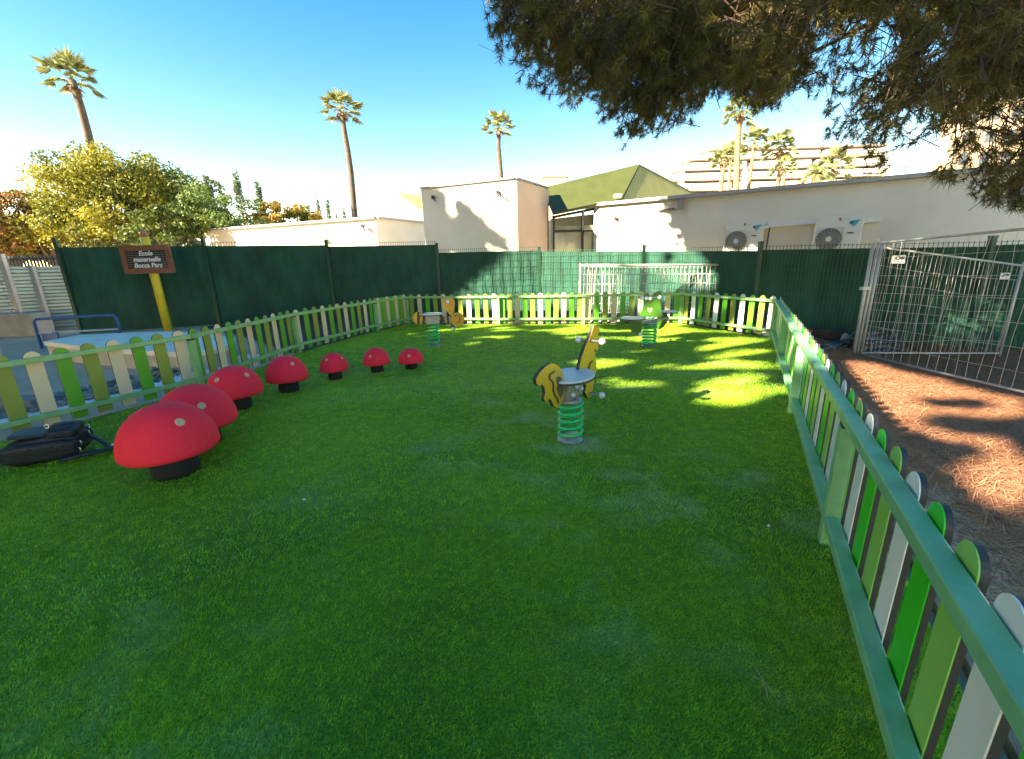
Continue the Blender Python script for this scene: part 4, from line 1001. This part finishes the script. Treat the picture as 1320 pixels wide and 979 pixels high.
sg = thing('school_sign', 'wooden framed nursery school sign on a yellow pencil shaped post at the left', 'sign', sp)
top = at(185,295,11.75).z; zt_ = at(186,306,11.75).z
px0 = at(187,310,11.75).x-sp.x
mb = MB(); lean = px0; hh = zt_-sp.z
def post_at(z): return Vector((lean*(z/hh), 0, z))
M_pencil = mat('pencil_yellow', (.74,.56,.025), .5, .12, 8)
mb.tube([post_at(z) for z in (0, hh*.5, hh)], .105, 6); mb.build('post', M_pencil, sg)
mb = MB(); mb.tube([post_at(hh), post_at(hh)+Vector((0,0,(top-zt_)*.98))], [.105,.02], 6); mb.build('pencil_tip', mat('pencil_wood', (.33,.13,.07), .6, .15), sg)
bz0 = at(190,353,11.6).z-sp.z; bz1 = at(190,316.5,11.6).z-sp.z; bx = at(191.5,335,11.6).x-sp.x; bw = (at(224,335,11.6).x-at(160,335,11.6).x); bh_ = bz1-bz0; bz = (bz0+bz1)/2
M_wood = mat('brown_wood', (.22,.085,.045), .6, .25, 3, .2, 30, stretch=(1,1,5))
mb = MB(); fwid = .125
mb.box((bx,-.19,bz1-fwid/2),(bw,.07,fwid)); mb.box((bx,-.19,bz0+fwid/2),(bw,.07,fwid)); mb.box((bx-bw/2+fwid/2,-.188,bz),(fwid,.064,bh_-2*fwid)); mb.box((bx+bw/2-fwid/2,-.188,bz),(fwid,.064,bh_-2*fwid)); mb.build('frame', M_wood, sg)
MB().box((bx,-.178,bz),(bw-2*fwid,.03,bh_-2*fwid)).build('grout_board', mat('grey_grout', (.22,.24,.24), .8, .1), sg)
mb = MB(); nx, nzz = 12, 8; tw = (bw-2*fwid)/nx; th_ = (bh_-2*fwid)/nzz
for i in range(nx):
    for j in range(nzz): mb.box((bx-bw/2+fwid+(i+.5)*tw, -.197, bz0+fwid+(j+.5)*th_), (tw*.84,.012,th_*.82))
mb.build('tiles', mat('black_tile', (.015,.018,.022), .3, .2), sg)
text_mesh(sg, 'lettering', 'Ecole\nmaternelle\nBocca Parc', .165, (bx,-.208,bz+.0), mat('white_lettering', (.8,.8,.8), .5, .02), shear=.25, bold=.004, space=.92)

# ================================================================== TEMPORARY FENCE PANELS
def wire_panel(label, BLp, BRp, TLp, TRp, nv_, nh, group, rod=.021, wr=.0033, tags=(), bent=0., feet=False, sag=0., mtl=M_galv_light):
    o0 = Vector(BLp); t = thing('temporary_fence_panel', label, 'fence panel', o0, 0, group)
    B0, B1, T0, T1 = [Vector(p)-o0 for p in (BLp, BRp, TLp, TRp)]
    def P(u, v): return (B0*(1-u)+B1*u)*(1-v)+(T0*(1-u)+T1*u)*v
    nrm = (B1-B0).cross(T0-B0).normalized()
    mb = MB(); mb.tube([P(0,-.02), P(0,1.02)], rod, 8); mb.tube([P(1,-.02), P(1,1.02)], rod, 8); mb.tube([P(0,.985), P(1,.985)], rod*.8, 8); mb.tube([P(0,.03), P(1,.03)], rod*.8, 8); mb.build('frame', mtl, t)
    mb = MB(); rr = random.Random(len(label))
    for k in range(1, nv_):
        u = k/nv_; b_ = rr.uniform(-1,1)*bent; ph = rr.uniform(-.03,.03)*(1 if bent else 0)
        mb.tube([P(u, .03), P(u+b_*.004+ph*.3, .35)+nrm*b_*.02, P(u+b_*.01+ph*.3, .7)-nrm*b_*.03, P(u, .985)], wr, 4, cap=False)
    for k in range(1, nh):
        v = k/nh; mb.tube([P(0, v), P(.33, v+rr.uniform(-.012,.012)*bent), P(.66, v+rr.uniform(-.015,.015)*bent), P(1, v)], wr, 4, cap=False)
    mb.build('wire_mesh', mtl, t)
    return t, P, nrm
hb0 = g(1104,460,-.18); hbx = g(1106,461,-.18)
nearE = g(1320,513,-.2); dirA = (nearE-hb0).normalized(); endA = hb0+dirA*4.3; endA.z = -.2
tA0 = at(1133,311,hb0.y); tA1 = Vector((endA.x+.03, endA.y, tA0.z+(at(1320,287,nearE.y).z-tA0.z)*4.3/(nearE-hb0).length))
tA0n = tA0.copy()
pa, PA, nA = wire_panel('galvanised site fence panel running towards the viewer at the right', hb0, endA, tA0n, tA1, 34, 7, 'site fence panels on the right', bent=.5)
hb1 = hb0+Vector((.10,.04,.0)); eB = g(1288,459,-.22); tB1 = at(1319,341,eB.y); tB0 = at(1137,317,hb1.y)
pb_, PB_, nB = wire_panel('galvanised site fence panel with bent wires standing along the green netting', hb1, eB, tB0, tB1, 30, 6, 'site fence panels on the right', bent=2.2)
pc = thing('fence_post', 'galvanised upright tube clamped beside the corner of the site fence panels', 'post', hb0-Vector((.06,0,0)))
mb = MB(); tt = at(1126,314,hb0.y)-(hb0-Vector((.06,0,0))); mb.tube([(0,0,-.03), tt], .026, 8); mb.build('tube', M_galv_light, pc); mb = MB(); mb.box(tt*.62,(.14,.07,.05)); mb.build('clamp', M_grey_metal, pc)
def name_tag(t, P, nrm, u, v, wd, h, txt, dim, out):
    c = P(u, v); x = (P(u+.05, v)-c).normalized(); z = Vector((0,0,1)); nn = nrm if (nrm.dot(-(c+t.location)) > 0) else -nrm
    if x.dot(Vector((1,0,0)))*1 < 0: pass
    xa = z.cross(nn).normalized(); xa = -xa if xa.dot(RT) < 0 else xa
    c = c+nn*.02
    tg = MB().prism([c-xa*wd/2-z*h/2, c+xa*wd/2-z*h/2, c+xa*wd/2+z*h/2, c-xa*wd/2+z*h/2], nn*.006).build('tag', mat('tag_white', (.66,.68,.64), .5, .05), t)
    M = Matrix((xa, z, nn)).transposed().to_4x4()
    q = text_mesh(t, 'lettering', txt, h*.52, (0,0,0), mat('tag_ink', (.03,.03,.03), .6, .05), shear=.3, rot=M, extrude=.001, bold=.003); q.data.transform(Matrix.Translation(c+nn*.009+z*h*.14)); q.parent = tg
    q2 = MB().prism([c-xa*wd*.32-z*h*.26+nn*.0075, c+xa*wd*.32-z*h*.26+nn*.0075, c+xa*wd*.32-z*h*.20+nn*.0075, c-xa*wd*.32-z*h*.20+nn*.0075], nn*.001).build('small_print', mat('tag_grey', (.3,.32,.3), .6, .05), tg)
name_tag(pb_, PB_, nB, .125, .90, .21, .125, 'JCMS', 0, 0)
name_tag(pb_, PB_, nB, .885, .86, .15, .10, 'JCM', 0, 0)
# the stack leaning behind the far fence
for i, (xo, lab) in enumerate(((0,'front panel of the galvanised fence panels stacked behind the far picket fence'),(9,'middle panel of the galvanised fence panels stacked behind the far picket fence'),(17,'rear panel of the galvanised fence panels stacked behind the far picket fence'))):
    Y0 = 11.15+i*.10; Y1 = 10.95+i*.10
    tl = at(748+xo*1.0,341+i*.6,Y0); tr_ = at(944+xo*.55,340.5-i*.3,Y1)
    if i == 2: tr_ = at(954,340,Y1)
    bl_ = Vector((tl.x,Y0-.1,-.03)); br_ = Vector((tr_.x,Y1-.1,-.03))
    tl2 = tl; tr2 = tr_
    wire_panel(lab, bl_, br_, tl2, tr2, 36, 6, 'stacked fence panels behind the far fence', bent=.8, rod=.028 if i else .032, wr=.004, mtl=mat('pale_painted_steel', (.62,.62,.59), .5, .1, 20))
# ================================================================== PIPES AND LOG ON THE LITTER
M_pipe = mat('black_pipe', (.055,.06,.072), .4, .25, 12); M_strap = mat('grey_strap', (.25,.25,.24), .6, .1)
def bundle(a, b, nr, rows, r, label):
    a = Vector(a); b = Vector(b); t = thing('pipe_bundle', label, 'pipes', a); d = (b-a); L = d.length; u = d.normalized(); s = Vector((-u.y, u.x, 0)).normalized(); zb = .0
    k0 = 0
    for j in range(rows):
        for k in range(nr-j):
            off = s*((k-(nr-j-1)/2)*2.05*r)+Vector((0,0,r+j*1.75*r)); e = random.uniform(-.08,.08)
            MB().tube([off+u*e, off+u*(L+random.uniform(-.08,.08))], r, 8).build('pipe', M_pipe, t)
    for q in (.2,.82):
        w_ = (nr*r*1.04); hh_ = rows*1.78*r+.25*r; c = u*L*q
        MB().tube([c-s*w_+Vector((0,0,.0)), c-s*w_*.85+Vector((0,0,hh_*.7)), c-s*w_*.5+Vector((0,0,hh_)), c+s*w_*.5+Vector((0,0,hh_)), c+s*w_*.85+Vector((0,0,hh_*.7)), c+s*w_+Vector((0,0,0))], .008, 6).build('strap', M_strap, t)
bundle(g(1052,462,-.2), g(1088,447,-.2)+Vector((.15,0,0)), 5, 3, .035, 'small bundle of grey plastic pipes behind the corner of the right fence')
bundle(g(1108,462,-.2)+Vector((.1,.35,0)), g(1168,456,-.2)+Vector((.0,.35,0)), 5, 5, .042, 'large strapped stack of black plastic pipes behind the site fence')
p = g(1094,452,-.2); lg = thing('cut_log', 'short cut log with a pale round end between the two pipe bundles', 'log', p+Vector((0,.2,.10)))
MB().tube([(0,-.05,.10),(-.15,.5,.10)], .115, 14).build('log', M_pb, lg)
MB().tube([(.002,-.062,.10),(.0,-.05,.10)], .098, 14).build('cut_end', mat('pale_wood', (.55,.46,.40), .8, .1, 8), lg)
# ================================================================== LEFT SIDE BITS
# white slab platform
bx_ = thing('concrete_platform', 'low white topped concrete platform outside the left fence', 'platform')
top_ = [g(62,441,.42), g(120,432,.42), g(200,428,.42), g(262,428,.42), g(302,436,.42), g(328,447,.42), g(334,462,.42), g(322,474,.42), g(262,470,.42), g(180,455,.42)]
P0 = g(60,441,.40)
pl2 = [Vector((x_, y_, 0)) for x_, y_ in ((-9,8.15),(-9.1,8.95),(-7.7,9.16),(-6.4,8.83),(-5.25,7.96),(-4.82,7.25),(-4.86,6.75),(-5.25,6.6),(-6.6,7.05),(-7.9,7.6))]
MB().prism([(p.x,p.y,-.03) for p in pl2], (0,0,.25)).build('block', mat('pale_concrete', (.50,.44,.37), .9, .15, 3, .3, 40), bx_)
cx_ = sum(p.x for p in pl2)/10; cy_ = sum(p.y for p in pl2)/10
MB().prism([(cx_+(p.x-cx_)*1.02,cy_+(p.y-cy_)*1.02,.223) for p in pl2], (0,0,.08)).build('top_slab', mat('white_slab', (.78,.73,.61), .7, .08, 2, .15, 30), bx_)
# silver hoarding fence far left
hf = thing('hoarding_fence', 'grey corrugated metal hoarding fence with pale posts at the far left', 'fence')
hp0 = at(-60,330,10.4); h1 = at(35,421,12.2); h2 = at(70,427,12.6); h3 = at(102,425,12.9)
M_cor = mat('corrugated_sheet', (.42,.47,.43), .4, .2, 1.5, metal=.4)
def corr(a, b, z0, z1):
    V = []; F = []; n = 56; a = Vector(a); b = Vector(b); d = (b-a).normalized(); nn = Vector((d.y,-d.x,0))
    for k in range(n+1):
        z = z0+(z1-z0)*k/n; o = nn*(.03*(1 if (k//3) % 2 else -1)); V += [(a.x+o.x,a.y+o.y,z),(b.x+o.x,b.y+o.y,z)]
    for k in range(n): F.append((2*k,2*k+1,2*k+3,2*k+2))
    return MB().add(V, F)
zt1 = at(70,343,12.6).z; 
dd = Vector((h3.x-h1.x, h3.y-h1.y, 0)).normalized(); lft = Vector((h1.x,h1.y,0))-dd*5
for a_, b_ in ((lft, h1), (h1, h2), (h2, h3+dd*.2)): corr((a_.x,a_.y,0),(b_.x,b_.y,0),-.02,zt1).build('sheet', M_cor, hf)
for p, ztop in ((h1, at(4,328,12.2).z), (h2, zt1+.02)):
    MB().box((p.x-.0,p.y-.08,ztop/2),(.14,.10,ztop)).build('post', M_galv_light, hf)
MB().box((h1.x-.2,h1.y-.09,zt1/2+.1),(.08,.08,zt1+.2)).build('post', M_galv_light, hf)
dg = thing('bar_fence', 'dark grey metal bar fence showing above the corrugated hoarding', 'fence')
mb = MB(); za_ = at(60,329,13.6).z
A_ = Vector((h1.x-4.5,13.4,0)); B_ = Vector((h3.x-.1,14.0,0))
for k in range(56):
    q = A_+(B_-A_)*k/55; mb.box((q.x,q.y,za_/2),(.05,.03,za_))
mb.build('bars', mat('dark_bar', (.05,.065,.08), .5, .1), dg)
MB().bar(A_+Vector((0,-.03,za_-.1)),B_+Vector((0,-.03,za_-.1)),.04,.06).build('rail', MATS['dark_bar'], dg)
cb = thing('concrete_block', 'rough concrete block wall stub at the foot of the hoarding', 'concrete block')
p = g(10,436); MB().box((p.x-1.2,p.y+.5,.28),(3.4,.5,.62)).build('block', M_concrete, cb, bevel=.04)
# blue barrier
bb = thing('blue_barrier', 'blue tubular metal barrier in front of the hoarding', 'barrier')
b0 = g(54,448); b1 = Vector((b0.x+1.55, b0.y+.3, 0)); hb_ = at(38,412,b0.y).z
M_blue = mat('blue_paint', (.03,.10,.30), .45, .12)
MB().tube([b0-Vector((0,0,.02)), (b0.x,b0.y,hb_-.06),(b0.x+.06,b0.y+.01,hb_),(b1.x-.06,b1.y,hb_+.02),(b1.x,b1.y,hb_-.06),b1-Vector((0,0,.02))], .028, 8).build('frame', M_blue, bb)
MB().tube([(b0.x,b0.y,hb_*.50),(b1.x,b1.y,hb_*.52)], .022, 8).build('rail', mat('pale_rail', (.40,.46,.52), .45, .1), bb)
MB().box((b0.x+.22,b0.y+.05,hb_*.36),(.34,.03,.2)).build('plate', M_blue, bb)
# site panel seen at the extreme left edge
p0 = g(22,520); p1 = p0+Vector((-1.6,-1.9,0))
wire_panel('galvanised site fence panel at the extreme left edge of the photo', p0, p1, p0+Vector((-.02,0,1.55)), p1+Vector((0,0,1.55)), 22, 6, 'loose site panels', rod=.03)
fb = thing('panel_foot', 'grey concrete foot block of the site panel outside the left fence', 'foot block', p0+Vector((.05,-.05,0)))
MB().box((.1,-.1,.05),(.7,.26,.13)).build('block', mat('grey_foot', (.20,.20,.20), .9, .2, 5, .3, 40), fb, bevel=.02)

# ================================================================== BAG
M_cloth = mat('black_nylon', (.010,.012,.018), .55, .3, 12, .5, 45); M_clip = mat('chrome_clip', (.7,.68,.62), .25, .05, metal=.9)
bc = g(70,590); bag = thing('messenger_bag', 'black nylon shoulder bag lying on the turf by the left fence', 'bag', bc, R(24)); bag.scale = (.74,.80,.95)
bm = bmesh.new(); bmesh.ops.create_cube(bm, size=1)
bmesh.ops.subdivide_edges(bm, edges=bm.edges[:], cuts=7, use_grid_fill=True)
for v in bm.verts:
    x, y, z = v.co; x *= .66; y *= .38; z *= .25
    n_ = float(snoise(np.array(x*3+y), np.array(y*4+z*6), 2.6, 5)); rr = (abs(v.co.x)*2)**6
    z = z*(1-.35*rr-.25*(abs(v.co.y)*2)**5)*(1+.25*n_)
    y *= (1-.12*rr)*(1+.05*n_); v.co = (x+.02*n_, y+.015*n_, z+.125+.02*sin(x*5))
me = bpy.data.meshes.new('body'); bm.to_mesh(me); bm.free(); me.polygons.foreach_set('use_smooth', [True]*len(me.polygons)); me.materials.append(M_cloth)
bo = bpy.data.objects.new('body', me); sc.collection.objects.link(bo); bo.parent = bag; ms = bo.modifiers.new('s', 'SUBSURF'); ms.levels = ms.render_levels = 1
def pad(name, c, size, m, parent, rot=(0,0,0), bulge=.35):
    bm = bmesh.new(); bmesh.ops.create_cube(bm, size=1); bmesh.ops.subdivide_edges(bm, edges=bm.edges[:], cuts=3, use_grid_fill=True)
    for v in bm.verts:
        x, y, z = v.co; k = 1-bulge*((abs(x)*2)**4+(abs(y)*2)**4)/2; v.co = (x*size[0], y*size[1], z*size[2]*k)
    me = bpy.data.meshes.new(name); bm.to_mesh(me); bm.free(); me.transform(Matrix.Translation(c)@Euler(rot).to_matrix().to_4x4()); me.polygons.foreach_set('use_smooth', [True]*len(me.polygons)); me.materials.append(m)
    o = bpy.data.objects.new(name, me); sc.collection.objects.link(o); o.parent = parent; q = o.modifiers.new('s', 'SUBSURF'); q.levels = q.render_levels = 1; return o
M_cl2 = mat('black_nylon_flap', (.016,.018,.026), .45, .3, 10, .4, 50)
pad('flap', (-.07,-.04,.268), (.36,.28,.035), M_cl2, bag, (.05,.03,0)); pad('pocket', (.20,-.06,.262), (.26,.27,.09), M_cloth, bag, (.1,.05,.1))
pad('pocket', (.0,-.195,.12), (.64,.09,.18), M_cloth, bag, (.2,0,0))
MB().tube([(.08,-.10,.31),(.16,-.14,.325),(.24,-.1,.32),(.27,0,.30)], .008, 6).build('zip', M_cl2, bag)
def strap(pts, name='strap', wd=.05, th=.008):
    P = [Vector(p) for p in pts]; V = []; F = []
    for i, p in enumerate(P):
        d = (P[min(i+1,len(P)-1)]-P[max(i-1,0)]).normalized(); s = d.cross(Vector((0,0,1))).normalized()*wd/2
        V += [p-s, p+s, p+s+Vector((0,0,th)), p-s+Vector((0,0,th))]
    for i in range(len(P)-1):
        for k in range(4): F.append((4*i+k, 4*i+(k+1) % 4, 4*(i+1)+(k+1) % 4, 4*(i+1)+k))
    MB().add(V, F, True).build(name, M_cl2, bag)
strap([(.31,.05,.18),(.46,-.02,.09),(.56,-.10,.04),(.60,-.13,.035)], wd=.05); strap([(.60,-.13,.035),(.50,-.20,.04),(.36,-.26,.045),(.20,-.30,.04)], 'shoulder_pad', wd=.085, th=.022)
strap([(.60,-.13,.035),(.72,-.10,.035),(.86,-.02,.033),(1.0,.05,.033)], wd=.03)
strap([(-.31,.06,.17),(-.50,-.05,.10),(-.60,-.12,.05),(-.72,-.10,.035)], wd=.05); strap([(-.30,-.16,.12),(-.46,-.22,.05),(-.60,-.18,.035),(-.72,-.10,.036)], wd=.05)
for p in ((.31,.13,.22),(.325,.09,.21),(.33,.05,.18),(.32,-.14,.14),(.32,-.19,.09),(-.32,.13,.2),(-.36,-.2,.06),(.10,-.15,.33),(.60,-.13,.06)):
    MB().tube([(p[0]+.018*cos(k*pi/5), p[1], p[2]+.018*sin(k*pi/5)) for k in range(10)], .006, 5, closed=True).build('clip', M_clip, bag)

# ================================================================== LITTER ON THE TURF
tw_ = g(988,910); o = MB()
o.tube([(0,0,.035),(.015,.05,.045),(.02,.11,.037)], .0013, 5); o.tube([(.03,-.02,.035),(.015,.04,.05),(-.02,.09,.04)], .0010, 5)
q = o.build('dry_twig', mat('straw', (.50,.40,.22), .8, .1)); q.location = tw_; tag(q, 'pale dry twig lying on the turf at the bottom right', 'twig')
for px, py, lab in ((393,650,'white paper scrap on the open turf left of centre'),(990,685,'tiny white paper scrap on the turf close to the right fence')):
    p = g(px, py); V, F = rock(.011); q = MB().add(V, F).build('paper_scrap', M_ball); q.location = p+Vector((0,0,.036)); tag(q, lab, 'scrap')
print('objects', len(bpy.data.objects))
